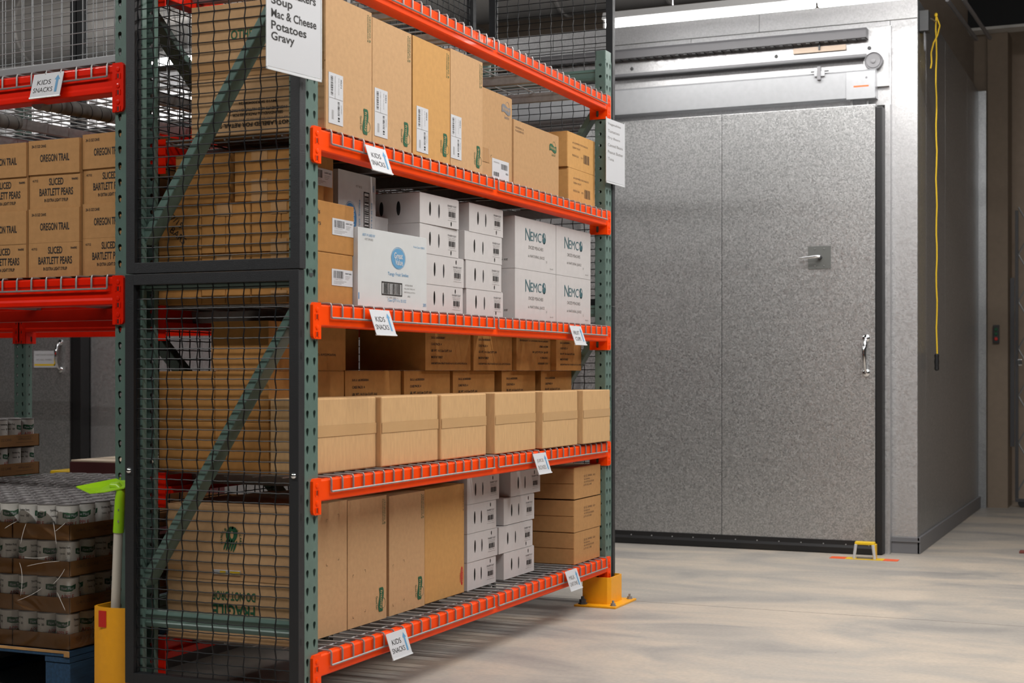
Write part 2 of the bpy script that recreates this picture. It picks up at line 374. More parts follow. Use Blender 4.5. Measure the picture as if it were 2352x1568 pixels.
for k in range(70): b.box(2.4, 4.6, 2.6 + k * 2.05, 3.4 + k * 2.05, 114.05, 114.3, GREYD)
b.build('cable_trough', d1)
b = MB(); b.box(3.3, 4.2, 2.5, 150, 110.35, 110.95, GREYM, 0.05).box(2.6, 4.9, 2.5, 150, 110.0, 110.2, GREYD)
b.build('drive_belt', d1)
b = MB(); b.lathe([(0.3, -0.3), (0.5, -0.25), (0.5, 0), (1.5, 0.05), (1.55, 0.25), (1.8, 0.25), (1.85, 0.0), (2.0, 0.1), (2.0, 1.3)], (2.4, 0.8, 109.0), GREYM, 28, 'x'); b.build('pulley_wheel', d1, smooth=True)
b = MB(); b.box(3.9, 4.9, -2.3, 3.2, 103.5, 111.2, STEELW, 0.05); b.build('pulley_plate', d1)
for (yy, zz) in [(57.9, 112.3), (23.1, 112.3), (2.1, 112.4), (92, 112.3)]:
    MB().lathe([(0.42, 0), (0.42, -0.15), (0.2, -0.22)], (4.9, yy, zz), GREYD, 12, 'x').build('bolt', d1)
b = MB(); b.box(4.3, 4.9, 7.2, 19.1, 112.4, 113.6, mat('bare_steel_tan', (0.42, 0.33, 0.26), 0.5, metal=0.3)); b.box(3.9, 4.5, 12.9, 13.3, 112.8, 114.2, GREYD); b.build('switch_plate', d1)
b = MB(); b.box(0.9, 1.6, 11.3, 13.6, 106.2, 107.4, ALU, 0.1).box(0.6, 1.8, 12.1, 12.9, 105.4, 108.4, GREYM, 0.1).box(1.1, 1.4, 10.4, 14.4, 107.2, 107.5, GREYD); b.build('track_bracket', d1)
b = MB()
for yy in (2.2, 5.6): b.cyl((2.8, yy, 99), (2.8, yy, 101.4), 0.3, ZINC, 10); b.box(2.0, 3.6, yy - 0.7, yy + 0.7, 99.0, 99.3, ZINC)
b.build('roller_hanger', d1)
b = MB(); b.box(-0.12, 0.0, 9.65, 14.75, 63.15, 68.25, mat('grey_plate', (0.12, 0.125, 0.12), 0.45), 0.04)
for yy in (11.2, 13.2):
    for zz in (63.8, 67.6): b.lathe([(0.16, 0), (0.1, -0.1)], (-0.12, yy, zz), ZINC, 8, 'x')
b.build('latch_plate', d1)
b = MB(); b.cyl((-0.12, 12.0, 65.7), (-1.5, 12.0, 65.7), 0.45, GREYD, 12); b.tube([(-1.5, 11.9, 65.8), (-1.7, 12.6, 65.8), (-1.8, 14.5, 65.6), (-1.7, 16.4, 65.5)], [0.34, 0.34, 0.26, 0.2], CHROME, 10)
b.build('latch_lever', d1, smooth=True)
def pull(root, y, z):
    b = MB()
    for zz in (z - 3.8, z + 3.8): b.lathe([(0.85, 0), (0.8, -0.25), (0.4, -0.5)], (0, y, zz), CHROME, 16, 'x')
    b.tube([(-0.3, y, z + 3.7), (-1.4, y, z + 2.9), (-1.9, y + .15, z + 1.2), (-1.9, y + .1, z - 1.2), (-1.4, y, z - 2.9), (-0.3, y, z - 3.7)], [0.3, 0.42, 0.5, 0.38, 0.3, 0.3], CHROME, 12)
    b.build('pull_handle', root, smooth=True)
pull(d1, 1.9, 43.8)
d2 = cooler_door('door_2', 190.8, 258, 0, 0)
MB().box(4.9, 6.5, -2.6, 140, 99.5, 117.1, STEELW, 0.06).build('track_backing', d2)
MB().prism([(1.6, 101), (1.4, 106.6), (2.0, 107.1), (4.9, 107.1), (4.9, 100.8), (2.4, 100.8)], 'y', 0.2, 140, ALU).build('track_housing', d2)
MB().box(-0.6, 3.2, -4.4, -1.6, 0.2, 98.5, RUBBER, 0.2).build('side_gasket', d2)
MB().box(3.3, 6.4, -15.5, -4.6, 0, 99.5, STEELW, 0.08).build('jamb_trim', d2)
pull(d2, 3.1, 44.6)
b = MB(); b.box(-0.1, 0, 4.6, 12.6, 41.4, 46.1, PAPER); fr = Fr((-0.1, 12.6, 41.4), (0, -1, 0), (0, 0, 1))
b.rect(fr, 0.2, 0.5, 7.6, 1.0, YELLOWB, 0.01).rect(fr, 7.2, 0.5, 7.6, 2.6, YELLOWB, 0.01)
b.text(fr, 'KEEP DOOR CLOSED', 3.9, 3.6, 0.35, INKG, 6.4); b.text(fr, 'AT ALL TIMES', 3.6, 2.2, 0.35, INKG, 5.4); b.build('door_notice', d2)
b = MB(); b.box(-0.1, 0, 2.0, 6.9, 50.4, 54.5, PAPER); fr = Fr((-0.1, 6.9, 50.4), (0, -1, 0), (0, 0, 1)); b.rect(fr, 2.0, 1.9, 4.4, 3.4, ORSTK, 0.01).ell(fr, 1.2, 0.9, 0.3, 0.3, GREENINK, 0.01); b.build('door_notice', d2)

# far right: steel corner post, taupe column, header
struct(MB().box(314, 316.5, -41, -36.6, 0, 123, STEELD, 0.1).build('trim_2'))
struct(MB().box(317, 330, -46.8, -41.1, 0, 141, TAUPE).build('wall_column'))
struct(MB().box(319, 331, -41.0, -37, 0, 141, TAUPE).build('wall_column_back'))
b = MB(); b.box(312, 318, -330, -36, 141.2, 199.9, CEILM); b.box(311.5, 318, -330, -36, 140.4, 141.2, JOIST); struct(b.build('wall_header'))
b = MB(); b.box(0, 0.9, -0.9, 0.9, 0, 5.4, RUBBER, 0.15); fr = Fr((0, 0.9, 0), (0, -1, 0), (0, 0, 1))
root = tag(b.build('control_box', origin=(316.0, -43.6, 48.6)), 'small black push button box with green and red buttons on the taupe column', 'switch')
for zz, mt in ((1.3, REDSTK), (2.8, GREENINK), (4.1, GREENINK)):
    MB().lathe([(0.5, 0), (0.5, -0.3), (0.3, -0.4)], (0, 0, zz), mt, 12, 'x').build('button', root)
g = thing('folding_gate', 'dark folding scissor gate standing at the right edge of the picture', 'gate', (321, -49, 0))
GATE = mat('gate_bar', (0.035, 0.035, 0.04), 0.5); GATEL = mat('gate_lattice', (0.22, 0.22, 0.22), 0.4, metal=0.5)
MB().box(-0.5, 0.5, -0.45, 0.45, 2, 88, GATE, 0.05).build('gate_post', g)
MB().box(-1.2, -0.6, 0.6, 1.8, 18, 68, GATE, 0.05).build('gate_post', g)
b = MB()
for k in range(6):
    z0 = 5 + k * 14
    b.tube([(0.2, -0.4, z0), (0.2, -8, z0 + 14), (0.2, -16, z0)], 0.28, GATEL, 6); b.tube([(0.5, -0.4, z0 + 14), (0.5, -8, z0), (0.5, -16, z0 + 14)], 0.28, GATEL, 6)
b.build('gate_lattice', g)
MB().box(-1.4, -0.3, -1.6, -0.3, 42, 44, CHROME, 0.3).build('gate_latch', g)
b = MB(); b.lathe([(1.2, -0.4), (1.3, 0), (1.2, 0.4)], (0, -1.6, 1.3), RUBBER, 16, 'x'); b.box(-0.6, 0.6, -2.6, 0.4, 1.6, 2.6, GATE, 0.1); b.build('gate_wheel', g)
b = MB(); b.box(-1.4, 1.4, -9, 0, 0.01, 0.5, mat('brick_red', (0.16, 0.04, 0.03), 0.8), 0.1)
tag(b.build('rubber_mat', origin=(205, -59.4, 0)), 'dark red mat corner on the floor at the right edge of the picture', 'mat')

# junction box, pull cord and conduits beside the cooler corner
t = thing('junction_box', 'dark grey junction box high on the cooler corner beside the yellow cord', 'junction box', (196, -39.1, 116))
MB().box(0, 3, -1.8, 0.2, 0, 4.6, GREYD, 0.1).build('box_body', t)
MB().tube([(1, -0.8, 0), (1, -0.8, -3.2), (1.3, -0.8, -3.9), (1.6, -0.8, -4.1), (1.9, -0.8, -3.9), (2.1, -0.8, -3.2), (2.1, -0.8, 0)], 0.16, GREYM, 8).build('cable_loop', t)
MB().tube([(2.5, -0.9, 3.4), (6, -1.6, 3.9), (10.9, -1.9, 4.3)], 0.16, ZINC, 8).build('support_arm', t)
t = thing('pull_cord', 'yellow pull cord hanging in front of the dark cooler side wall', 'cord', (207.5, -41, 0))
b = MB(); pts = []
for k in range(26):
    z = 121.8 - k * (77.6 / 25); pts.append((0.05 * k + 0.12 * math.sin(k * 0.9), 0.1 * math.sin(k * 1.7), z))
b.tube(pts, 0.17, CORD, 8); b.build('cord_line', t, smooth=True)
MB().tube([(0, 0, 121.8), (0.2, -0.8, 119.5), (0.0, -0.3, 117.2), (-0.4, 0.5, 115.5), (-0.7, 1.0, 113.2), (-0.6, 0.9, 111), (-0.8, 1.1, 109.6)], 0.17, CORD, 8).build('cord_tail', t, smooth=True)
MB().lathe([(0.1, 0.5), (0.36, 0.25), (0.36, -0.2), (0.1, -0.5)], (0, 0, 121.9), CORD, 10).build('cord_knot', t)
MB().lathe([(0.3, 0), (0.55, -0.3), (0.48, -1.1), (0.58, -1.9), (0.48, -2.7), (0.55, -3.6), (0.3, -3.9)], (1.2, 0, 44.4), RUBBER, 14).build('cord_grip', t, smooth=True)
for yy, lab in ((-42.5, 'thin grey conduit pipe above the cord, nearer the cooler roof edge'), (-46, 'thin grey conduit pipe above the cord, farther from the cooler')):
    b = MB(); b.cyl((215, yy, 127), (275, yy, 130), 0.5, GREYM, 10); b.cyl((215, yy, 127), (215, yy, 199.9), 0.3, GREYM, 8)
    tag(b.build('conduit_pipe'), lab, 'pipe')

# ceiling services
def fixture(x, y, z, L, ax, watts, lab):
    t = thing('strip_light', lab, 'ceiling light', (x, y, z), 0 if ax == 'x' else 90)
    MB().prism([(-2.2, 0.9), (2.2, 0.9), (1.2, 2.6), (-1.2, 2.6)], 'x', -L / 2, L / 2, LAMPB).build('lamp_body', t)
    n = max(1, int(L / 96 + 0.5)) * 2
    for k in range(n):
        a = -L / 2 + k * L / n
        MB().lathe([(0.5, 0.3), (0.75, 0.6), (0.75, L / n - 0.6), (0.5, L / n - 0.3)], (a, 0, 0), TUBEL, 12, 'x').build('lamp_tube', t, smooth=True)
    for e in (-L / 2, L / 2 - 0.3):
        MB().box(e - 0.1, e + 0.4, -1, 1, -0.8, 1.0, LAMPB, 0.1).build('end_cap', t)
    b = MB()
    for e in (-L / 3, L / 3): b.cyl((e, 0, 2.6), (e, 0, 199.9 - z), 0.12, GREYM, 6)
    b.build('hanger_rod', t)
    ld = bpy.data.lights.new('lamp_glow', 'AREA'); ld.shape = 'RECTANGLE'; ld.size = L * S; ld.size_y = 3.5 * S; ld.energy = watts; ld.color = (1.0, 0.97, 0.935)
    lo = bpy.data.objects.new('lamp_glow', ld); C.objects.link(lo); lo.parent = t; lo.location = (0, 0, -0.9 * S)
    lu = bpy.data.lights.new('added_uplight', 'AREA'); lu.shape = 'RECTANGLE'; lu.size = L * S; lu.size_y = 3.5 * S; lu.energy = watts * (1.1 if x == 173 else 0.22); lu.color = ld.color
    lv = bpy.data.objects.new('added_uplight', lu); C.objects.link(lv); lv.parent = t; lv.location = (0, 0, 3.0 * S); lv.rotation_euler = (math.pi, 0, 0)  # upward light added above the body to brighten ceiling and duct
for a in STRIPS: fixture(*a)
for k, (x, z, r, y0, y1, lab) in enumerate([(232, 149, 12, -30, 420, 'big round silver duct above the cooler'), (160, 182, 9, 60, 450, 'silver round duct under the ceiling behind the left hand rack')]):
    b = MB(); n = int((y1 - y0) / 30); prof = []
    for i in range(n + 1):
        h = y0 + (y1 - y0) * i / n; prof += [(r, h - 0.6), (r + 0.5, h - 0.3), (r + 0.5, h + 0.3), (r, h + 0.6)]
    b.lathe(prof, (x, 0, z), DUCTM, 32, 'y'); o = tag(b.build('air_duct', smooth=True), lab, 'duct')
    for i in range(4):
        yy = y0 + 30 + i * (y1 - y0 - 60) / 3; MB().cyl((x, yy, z + r), (x, yy, 199.9), 0.2, GREYM, 6).build('duct_hanger', o)
jl = ['pale ceiling joist farthest from the camera', 'pale ceiling joist second from the cooler', 'pale ceiling joist above the left hand rack, behind the mesh', 'pale ceiling joist nearest the camera']
for k, x in enumerate((300, 225, 150, 75)):
    b = MB(); b.box(x - 4, x + 4, -329, 459, 184, 185, JOIST).box(x - 4, x + 4, -329, 459, 198.5, 199.9, JOIST).box(x - 0.5, x + 0.5, -329, 459, 185, 198.5, JOIST)
    tag(b.build('ceiling_joist'), jl[k], 'joist')
jl = ['wide pale ceiling girder running away over the left hand rack', 'wide pale ceiling girder farther left over the second pallet']
for k, y in enumerate((170, 250)):
    b = MB(); b.box(20, 340, y - 6, y + 6, 166, 168, JOIST).box(20, 340, y - 6, y + 6, 182, 183.9, JOIST).box(20, 340, y - 0.6, y + 0.6, 168, 182, JOIST)
    tag(b.build('ceiling_girder'), jl[k], 'girder')
b = MB(); b.cyl((60, 128, 158), (340, 128, 158), 1.2, mat('white_pipe', (0.6, 0.6, 0.6), 0.35), 12)
for xx in (90, 200, 320): b.cyl((xx, 128, 158), (xx, 128, 199.9), 0.2, GREYM, 6)
tag(b.build('sprinkler_pipe'), 'thin white pipe running away under the ceiling above the left hand rack', 'pipe')
#PART2
# ------------------------------------------------------------------ racks
ANG = sorted([2 * math.pi * k / 12 for k in range(12)])
def hole_shape(kind):
    if kind == 'tear':
        pts = [(0.30 * math.cos(R(a)), 0.20 + 0.30 * math.sin(R(a))) for a in range(-20, 201, 20)]
        pts += [(0.13 * math.cos(R(a)), -0.42 + 0.13 * math.sin(R(a))) for a in range(190, 351, 40)]
    elif kind == 'round': pts = [(0.26 * math.cos(R(a)), 0.26 * math.sin(R(a))) for a in range(0, 360, 30)]
    else: pts = [(0.26 * math.cos(R(a)), 0.35 + 0.26 * math.sin(R(a))) for a in range(0, 181, 30)] + [(0.26 * math.cos(R(a)), -0.35 + 0.26 * math.sin(R(a))) for a in range(180, 361, 30)]
    return pts
def ray_poly(pts, th):
    dx, dy = math.cos(th), math.sin(th); best = 0.1
    for i in range(len(pts)):
        x1, y1 = pts[i]; x2, y2 = pts[(i + 1) % len(pts)]; ex, ey = x2 - x1, y2 - y1; den = dx * ey - dy * ex
        if abs(den) < 1e-9: continue
        t = (x1 * ey - y1 * ex) / den; s = (x1 * dy - y1 * dx) / den
        if t > 0 and -1e-6 <= s <= 1 + 1e-6: best = max(best, t)
    return best
def cell(b, fr, a0, b0, wd, ht, mt, kind, cx=None, cy=None):
    cx = wd / 2 if cx is None else cx; cy = ht / 2 if cy is None else cy; pts = hole_shape(kind)
    cor = [math.atan2(y - cy, x - cx) % (2 * math.pi) for x, y in ((0, 0), (wd, 0), (wd, ht), (0, ht))]
    an = sorted(set([round(a, 6) for a in ANG + cor])); vs = []
    for th in an:
        dx, dy = math.cos(th), math.sin(th)
        t = min([q for q in (((wd - cx) / dx if dx > 1e-9 else 9e9), (-cx / dx if dx < -1e-9 else 9e9), ((ht - cy) / dy if dy > 1e-9 else 9e9), (-cy / dy if dy < -1e-9 else 9e9))])
        rr = ray_poly(pts, th)
        vs += [fr.p(a0 + cx + dx * rr, b0 + cy + dy * rr), fr.p(a0 + cx + dx * t, b0 + cy + dy * t)]
    n = len(an); b.add(vs, [(2 * k, 2 * k + 1, (2 * k + 3) % (2 * n), (2 * k + 2) % (2 * n)) for k in range(n)], mt)
def weld(b):
    bm = bmesh.new(); bv = [bm.verts.new(q) for q in b.v]
    for f, mi in zip(b.f, b.m):
        try: bm.faces.new([bv[i] for i in f]).material_index = mi
        except Exception: pass
    bmesh.ops.remove_doubles(bm, verts=bm.verts, dist=0.004); bm.verts.index_update()
    b.v = [q.co.copy() for q in bm.verts]; b.f = [tuple(k.index for k in f.verts) for f in bm.faces]; b.m = [f.material_index for f in bm.faces]; bm.free()
POSTS = {}
def post(parent, x, y, mirror, H=96, Dp=1.85):
    key = (mirror, H)
    if key in POSTS:
        o = POSTS[key].copy(); C.objects.link(o); o.parent = parent; o.location = Vector((x, y, 0)) * S; return o
    b = MB(); sy = -1 if mirror else 1
    front = Fr((0, 0, 0), (1, 0, 0), (0, 0, 1)); left = Fr((0, 0, 0), (0, sy, 0), (0, 0, 1)); right = Fr((3, 0, 0), (0, sy, 0), (0, 0, 1))
    n = int((H - 1.5) / 2)
    for k in range(n):
        z = 0.5 + 2 * k
        for c in (0, 1): cell(b, front, 1.5 * c, z, 1.5, 2, GREEN, 'tear')
        cell(b, left, 0, z, Dp, 2, GREEN, 'round'); cell(b, right, 0, z, Dp, 2, GREEN, 'round')
    top = 0.5 + 2 * n
    for (z0, z1) in ((0, 0.5), (top, H)):
        for c in (0, 1): b.add([front.p(1.5 * c, z0), front.p(1.5 * c + 1.5, z0), front.p(1.5 * c + 1.5, z1), front.p(1.5 * c, z1)], [(0, 1, 2, 3)], GREEN)
        for fr in (left, right): b.add([fr.p(0, z0), fr.p(Dp, z0), fr.p(Dp, z1), fr.p(0, z1)], [(0, 1, 2, 3)], GREEN)
    zs = [0] + [0.5 + 2 * k for k in range(n + 1)] + [H]
    for i in range(len(zs) - 1):
        for (x0, x1) in ((0, 0.75), (2.25, 3)):
            b.add([(x0, sy * Dp, zs[i]), (x1, sy * Dp, zs[i]), (x1, sy * Dp, zs[i + 1]), (x0, sy * Dp, zs[i + 1])], [(0, 1, 2, 3)], GREEN)
    weld(b)
    o = b.build('upright_post', parent, (x, y, 0), mods=[('bevel', 0.3), ('solid', 0.09, 0)])
    o.modifiers['bevel'].segments = 4
    b2 = MB(); b2.box(-1, 4, -1.2, 4.2, 0, 0.35, GREEN, 0.05); b2.build('foot_plate', o)
    POSTS[key] = o; return o
def bar(b, p0, p1, wx, wt, mt):             # rectangular bar, wx = size along world x
    p0 = Vector(p0); p1 = Vector(p1); t = (p1 - p0).normalized(); a = Vector((1, 0, 0)); c = t.cross(a).normalized()
    vs = []
    for q in (p0, p1):
        for (i, j) in ((-1, -1), (1, -1), (1, 1), (-1, 1)): vs.append(q + a * (i * wx / 2) + c * (j * wt / 2))
    b.add(vs, [(0, 3, 2, 1), (4, 5, 6, 7), (0, 1, 5, 4), (1, 2, 6, 5), (2, 3, 7, 6), (3, 0, 4, 7)], mt)
def brace_set(parent, x, D):
    for z in (11.1, 50.9, 92.0):
        b = MB(); b.prism([(x + 0.75, z - 0.95), (x + 2.25, z - 0.95), (x + 2.25, z + 0.85), (x + 1.9, z + 0.95), (x + 0.75, z + 0.95), (x + 0.6, z + 0.5), (x + 0.72, z + 0.35), (x + 0.72, z - 0.3), (x + 0.6, z - 0.45)], 'y', 1.0, D - 1.0, GREEN)
        # prism along y uses (x, z) profile
        b.build('cross_brace', parent)
    for (ya, za, yb, zb) in ((D - 1.4, 15.1, 1.2, 48.2), (D - 1.4, 55.6, 1.2, 87.5)):
        b = MB(); bar(b, (x + 1.6, ya, za), (x + 1.6, yb, zb), 2.3, 1.0, GREEN)
        b.build('diagonal_brace', parent, mods=[('bevel', 0.12)])
def beam(parent, x0, x1, y, z, mirror, mt, ht=2.5, conn=4.15, top_off=0.2):
    s = -1 if mirror else 1
    if ht < 3: pf = [(-0.15, 0), (-0.35, -0.15), (-0.35, -ht + 0.15), (-0.2, -ht), (1.75, -ht), (1.75, -1.65), (0.8, -1.65), (0.8, 0)]
    else: pf = [(-0.15, 0), (-0.38, -0.18), (-0.38, -0.9), (-0.22, -1.15), (-0.22, -ht + 0.9), (-0.38, -ht + 0.6), (-0.38, -ht + 0.12), (-0.2, -ht), (1.9, -ht), (1.9, -1.65), (0.9, -1.65), (0.9, 0)]
    prof = [(y + s * q[0], z + q[1]) for q in pf]
    o = MB().prism(prof, 'x', x0, x1, mt).build('beam', parent, mods=[('bevel', 0.06)])
    for e, sg in ((x0, -1), (x1, 1)):
        b = MB(); zt = z + top_off; zb = zt - conn; xo = e + sg * 1.72; rc = 0.55
        pr = [(e - sg * 0.06, zb), (xo - sg * rc, zb)] + [(xo - sg * rc + sg * rc * math.sin(R(a)), zb + rc - rc * math.cos(R(a))) for a in (30, 60, 90)] + [(xo, zt - 0.3), (xo - sg * 0.3, zt), (e - sg * 0.06, zt)]
        b.prism(pr, 'y', y - s * 0.42, y - s * 0.02, mt)
        xc = e + sg * 0.85; fc = y - s * 0.42
        for k in range(int(conn // 2)):
            zz = zt - 0.8 - 2 * k
            b.lathe([(0.3, 0), (0.3, -s * 0.07), (0.16, -s * 0.1)], (xc, fc, zz), mt, 10, 'y')
            b.box(xc - 0.42, xc - 0.24, *sorted((fc, fc - s * 0.09)), zz - 1.15, zz - 0.5, mt, 0.03).box(xc + 0.24, xc + 0.42, *sorted((fc, fc - s * 0.09)), zz - 1.15, zz - 0.5, mt, 0.03)
            b.box(xc - 0.1, xc + 0.1, *sorted((fc, fc - s * 0.012)), zz - 1.1, zz - 0.55, RUBBER)
        # side leg hugging the post
        fr = Fr((e - sg * 0.05, y - s * 0.2, zb), (0, s, 0), (0, 0, 1)); cell(b, fr, 0, 0, 3.0, conn, mt, 'slot', 1.6, 0.95)
        fr = Fr((e - sg * 0.2, y - s * 0.2, zb), (0, s, 0), (0, 0, 1)); cell(b, fr, 0, 0, 3.0, conn, mt, 'slot', 1.6, 0.95)
        b.box(*sorted((e - sg * 0.05, e - sg * 0.2)), *sorted((y + s * 2.8, y + s * 2.801)), zb, zt, mt).box(*sorted((e - sg * 0.05, e - sg * 0.2)), *sorted((y - s * 0.2, y + s * 2.8)), zb, zb + 0.001, mt)
        b.build('beam_connector', o)
    return o

# --- the stocked rack
rack = thing('pallet_rack', 'green and orange pallet rack stocked with cartons on its shelves, middle of the picture', 'rack', (0, 0, 0))
for x in (0, 99):
    post(rack, x, 0, False); post(rack, x, 24, True); brace_set(rack, x, 24)
LEV = [88, 68, 48, 28, 8]
for z in LEV:
    beam(rack, 3.05, 98.95, 0, z, False, ORANGE); beam(rack, 3.05, 98.95, 24, z, True, RED)
b = MB(); fr = Fr((0, 0, 0), (1, 0, 0), (0, 0, 1)); b.ring(fr, 1.5, 51.5, 0.42, 0.42, 0.06, GREYD, 0.08).poly(fr, [(1.5 + 0.4 * math.cos(R(a)), 51.5 + 0.4 * math.sin(R(a))) for a in range(180, 361, 20)], GREYD, 0.08)
b.build('round_sticker', rack)

def deck_proto(D, label):
    t = thing('wire_deck', label, 'wire deck'); b = MB()
    for k in range(19):
        x = 0.15 + k * 45.7 / 18
        b.tube([(x, -0.56, -1.5), (x, -0.56, -0.1), (x, -0.45, 0.13), (x, 0, 0.17), (x, D, 0.17), (x, D + 0.45, 0.13), (x, D + 0.56, -0.1), (x, D + 0.56, -1.5)], 0.125, ZINC, 6)
    for y in [2.0 + k * (D - 4.0) / max(1, round((D - 4) / 4.2)) for k in range(round((D - 4) / 4.2) + 1)]:
        b.cyl((0, y, -0.08), (46, y, -0.08), 0.115, ZINC, 6)
    for y in (-0.66, D + 0.66): b.cyl((0.05, y, -1.5), (45.95, y, -1.5), 0.125, ZINC, 6)
    b.build('wire_grid', t, smooth=True)
    for x in (7, 23, 39):
        c = MB(); c.prism([(x - 0.9, -0.25), (x - 0.75, -0.25), (x - 0.45, -1.55), (x + 0.45, -1.55), (x + 0.75, -0.25), (x + 0.9, -0.25), (x + 0.55, -1.64), (x - 0.55, -1.64)], 'y', 0.85, D - 0.85, ZINC)
        c.build('support_channel', t)
    return t
names = {88: 'top', 68: 'second', 48: 'third', 28: 'fourth', 8: 'bottom'}
dk = deck_proto(24, 'x'); first = True
for z in LEV:
    for i, x in enumerate((5.0, 52.3)):
        lab = 'grey wire deck on the %s shelf of the stocked rack, %s half' % (names[z], ('near', 'far')[i])
        if first: dk.location = Vector((x, 0, z + 0.03)) * S; dk['label'] = lab; dk['group'] = 'wire decks of the stocked rack'; first = False
        else: dup(dk, (x, 0, z + 0.03), 0, lab, 'wire decks of the stocked rack')

def mesh_panel(label, W, z0, z1, loc, rot, mt=BLACKP, wm=WIREB, pu=2.12, pv=1.17, fw=1.25, wr=0.082, bolts=(), cr=1.0):
    t = thing('mesh_panel', label, 'wire mesh panel', loc, rot)
    b = MB(); g = 0.02
    b.box(0, fw, 0, 1.3, z0, z1, mt, 0.06).box(W - fw, W, 0, 1.3, z0, z1, mt, 0.06).box(fw - g, W - fw + g, 0.01, 1.29, z0, z0 + fw, mt, 0.05).box(fw - g, W - fw + g, 0.01, 1.29, z1 - fw, z1, mt, 0.05)
    for zz in [q for q in (z0 + 6, z0 + 9, z0 + 20, z0 + 22, z0 + 38, z0 + 40.5)]: b.box(W - 0.02, W + 0.012, 0.45, 0.72, zz, zz + 0.8, RUBBER)  # flat black patches paint the dark inside the frame's oblong holes
    b.build('panel_frame', t)
    b = MB(); nx = int((W - 2 * fw) / pu); x0 = (W - (nx - 1) * pu) / 2 - pu * 0.5
    nz = int((z1 - z0 - 2 * fw) / pv)
    for i in range(nx + 1):
        x = x0 + i * pu; pts = []
        if x < fw or x > W - fw: continue
        for k in range(2 * nz + 3):
            z = z0 + fw + k * pv / 2
            if z > z1 - fw: z = z1 - fw
            sg = 1 if (k // 2) % 2 == 0 else -1
            pts.append((x + cr * (0.045 * sg if k % 2 else 0), 0.65 + cr * (0.07 * sg if k % 2 else 0), z))
            if z >= z1 - fw: break
        b.tube(pts, wr, wm, 5, cap=False)
    for k in range(nz + 1):
        z = z0 + fw + (k + 0.5) * pv; pts = []
        if z > z1 - fw: break
        n = int((W - 2 * fw) / pu) * 2 + 2
        for i in range(n + 1):
            x = fw + (W - 2 * fw) * i / n; pts.append((x, 0.65 + cr * (0.05 if i % 2 else -0.05), z + cr * (0.03 if i % 2 else 0)))
        b.tube(pts, wr * 0.85, wm, 5, cap=False)
    b.build('wire_mesh', t, smooth=True)
    for (x, z) in bolts:
        MB().lathe([(0.36, 0), (0.34, -0.12), (0.22, -0.26), (0.06, -0.32)], (x, 0, z), CHROME, 16, 'y').build('dome_bolt', t, smooth=True)
    return t
mesh_panel('lower black mesh panel covering the near end of the stocked rack, with two dome bolts', 23.8, 3.7, 51.75, (-1.32, 23.65, 0), -90, bolts=((0.6, 28.7), (23.15, 28.7)))
mesh_panel('upper black mesh panel covering the near end of the stocked rack, above the lower panel', 23.8, 51.85, 124, (-1.32, 23.5, 0), -90)
mesh_panel('lower black mesh panel at the far end of the stocked rack', 23.8, 3.7, 51.75, (102.15, 23.6, 0), -90)
mesh_panel('upper black mesh panel at the far end of the stocked rack', 23.8, 51.85, 124, (102.15, 23.6, 0), -90)
for i, x in enumerate((3.2, 50.6)):
    for j, (z0, z1) in enumerate(((3.7, 51.75), (51.85, 124))):
        mesh_panel('%s black mesh panel across the back of the stocked rack, %s half' % (('lower', 'upper')[j], ('near', 'far')[i]), 47.3, z0, z1, (x, 24.15, 0), 0)

# --- left hand rack (turned a few degrees)
LA = -94.5; Rm = Matrix.Rotation(R(LA), 3, 'Z')
LO = Vector((4.0, 26.45, 0)) - Rm @ Vector((102, 0, 0))
def L2W(x, y, z): return LO + Rm @ Vector((x, y, z))
lrack = thing('pallet_rack', 'green and red pallet rack at the left edge, holding pear cartons', 'rack', LO, LA)
for x in (0, 99): post(lrack, x, 0, False); post(lrack, x, 42, True); brace_set(lrack, x, 42)
for z in (78, 52): beam(lrack, 3.05, 98.95, 0, z, False, RED, 3.5, 6.0, 0.1); beam(lrack, 3.05, 98.95, 42, z, True, RED, 3.5, 6.0, 0.1)
dk2 = deck_proto(42, 'grey wire deck on the upper shelf of the left hand rack, near its green post'); dk2.location = L2W(52.3, 0, 78.03) * S; dk2.rotation_euler = (0, 0, R(LA)); dk2['group'] = 'wire decks of the left hand rack'
for (x, z, lab) in ((5, 78, 'grey wire deck on the upper shelf of the left hand rack, at the left edge'), (52.3, 52, 'grey wire deck under the pear cartons, near the green post'), (5, 52, 'grey wire deck under the pear cartons, farther left')):
    dup(dk2, L2W(x, 0, z + 0.03), LA, lab, 'wire decks of the left hand rack')
ZW = mat('galvanised_mesh', (0.36, 0.37, 0.38), 0.4, metal=0.7)
mesh_panel('grey galvanised mesh panel standing on the red beam of the left hand rack', 96, 78.6, 126, L2W(3, 0.9, 0), LA, ZW, ZW, 1.75, 1.4, 0.9, 0.07, cr=0)
mesh_panel('black mesh panel across the back of the left hand rack above the beam', 47.8, 78.6, 126, L2W(51, 42.5, 0), LA, BLACKP, ZW, 2.12, 1.4, 1.2, 0.07, cr=0)
mesh_panel('black mesh panel across the back of the left hand rack, farther left', 47.8, 78.6, 126, L2W(3, 42.5, 0), LA, BLACKP, ZW, 2.12, 1.4, 1.2, 0.07, cr=0)
for (yw, lab) in ((43.3, 'grey wrapped tube end under the upper shelf beside the green post'), (59.4, 'grey wrapped tube end under the upper shelf, cut by the left edge')):
    b = MB(); b.cyl((0, 0, 0), (15, 0.6, 0.7), 0.97, GREYTUBE, 18)
    for i in range(7):
        y = 0.6 + i * 2.1; b.tube([(y + a / 360 * 1.9, 0.04 * y + 0.99 * math.cos(R(a)), 0.047 * y + 0.99 * math.sin(R(a))) for a in range(0, 361, 30)], 0.05, GREYD, 4)
    tag(b.build('wrapped_tube', origin=(6.2, yw, 74.75), smooth=True), lab, 'tube', 'grey wrapped tubes')
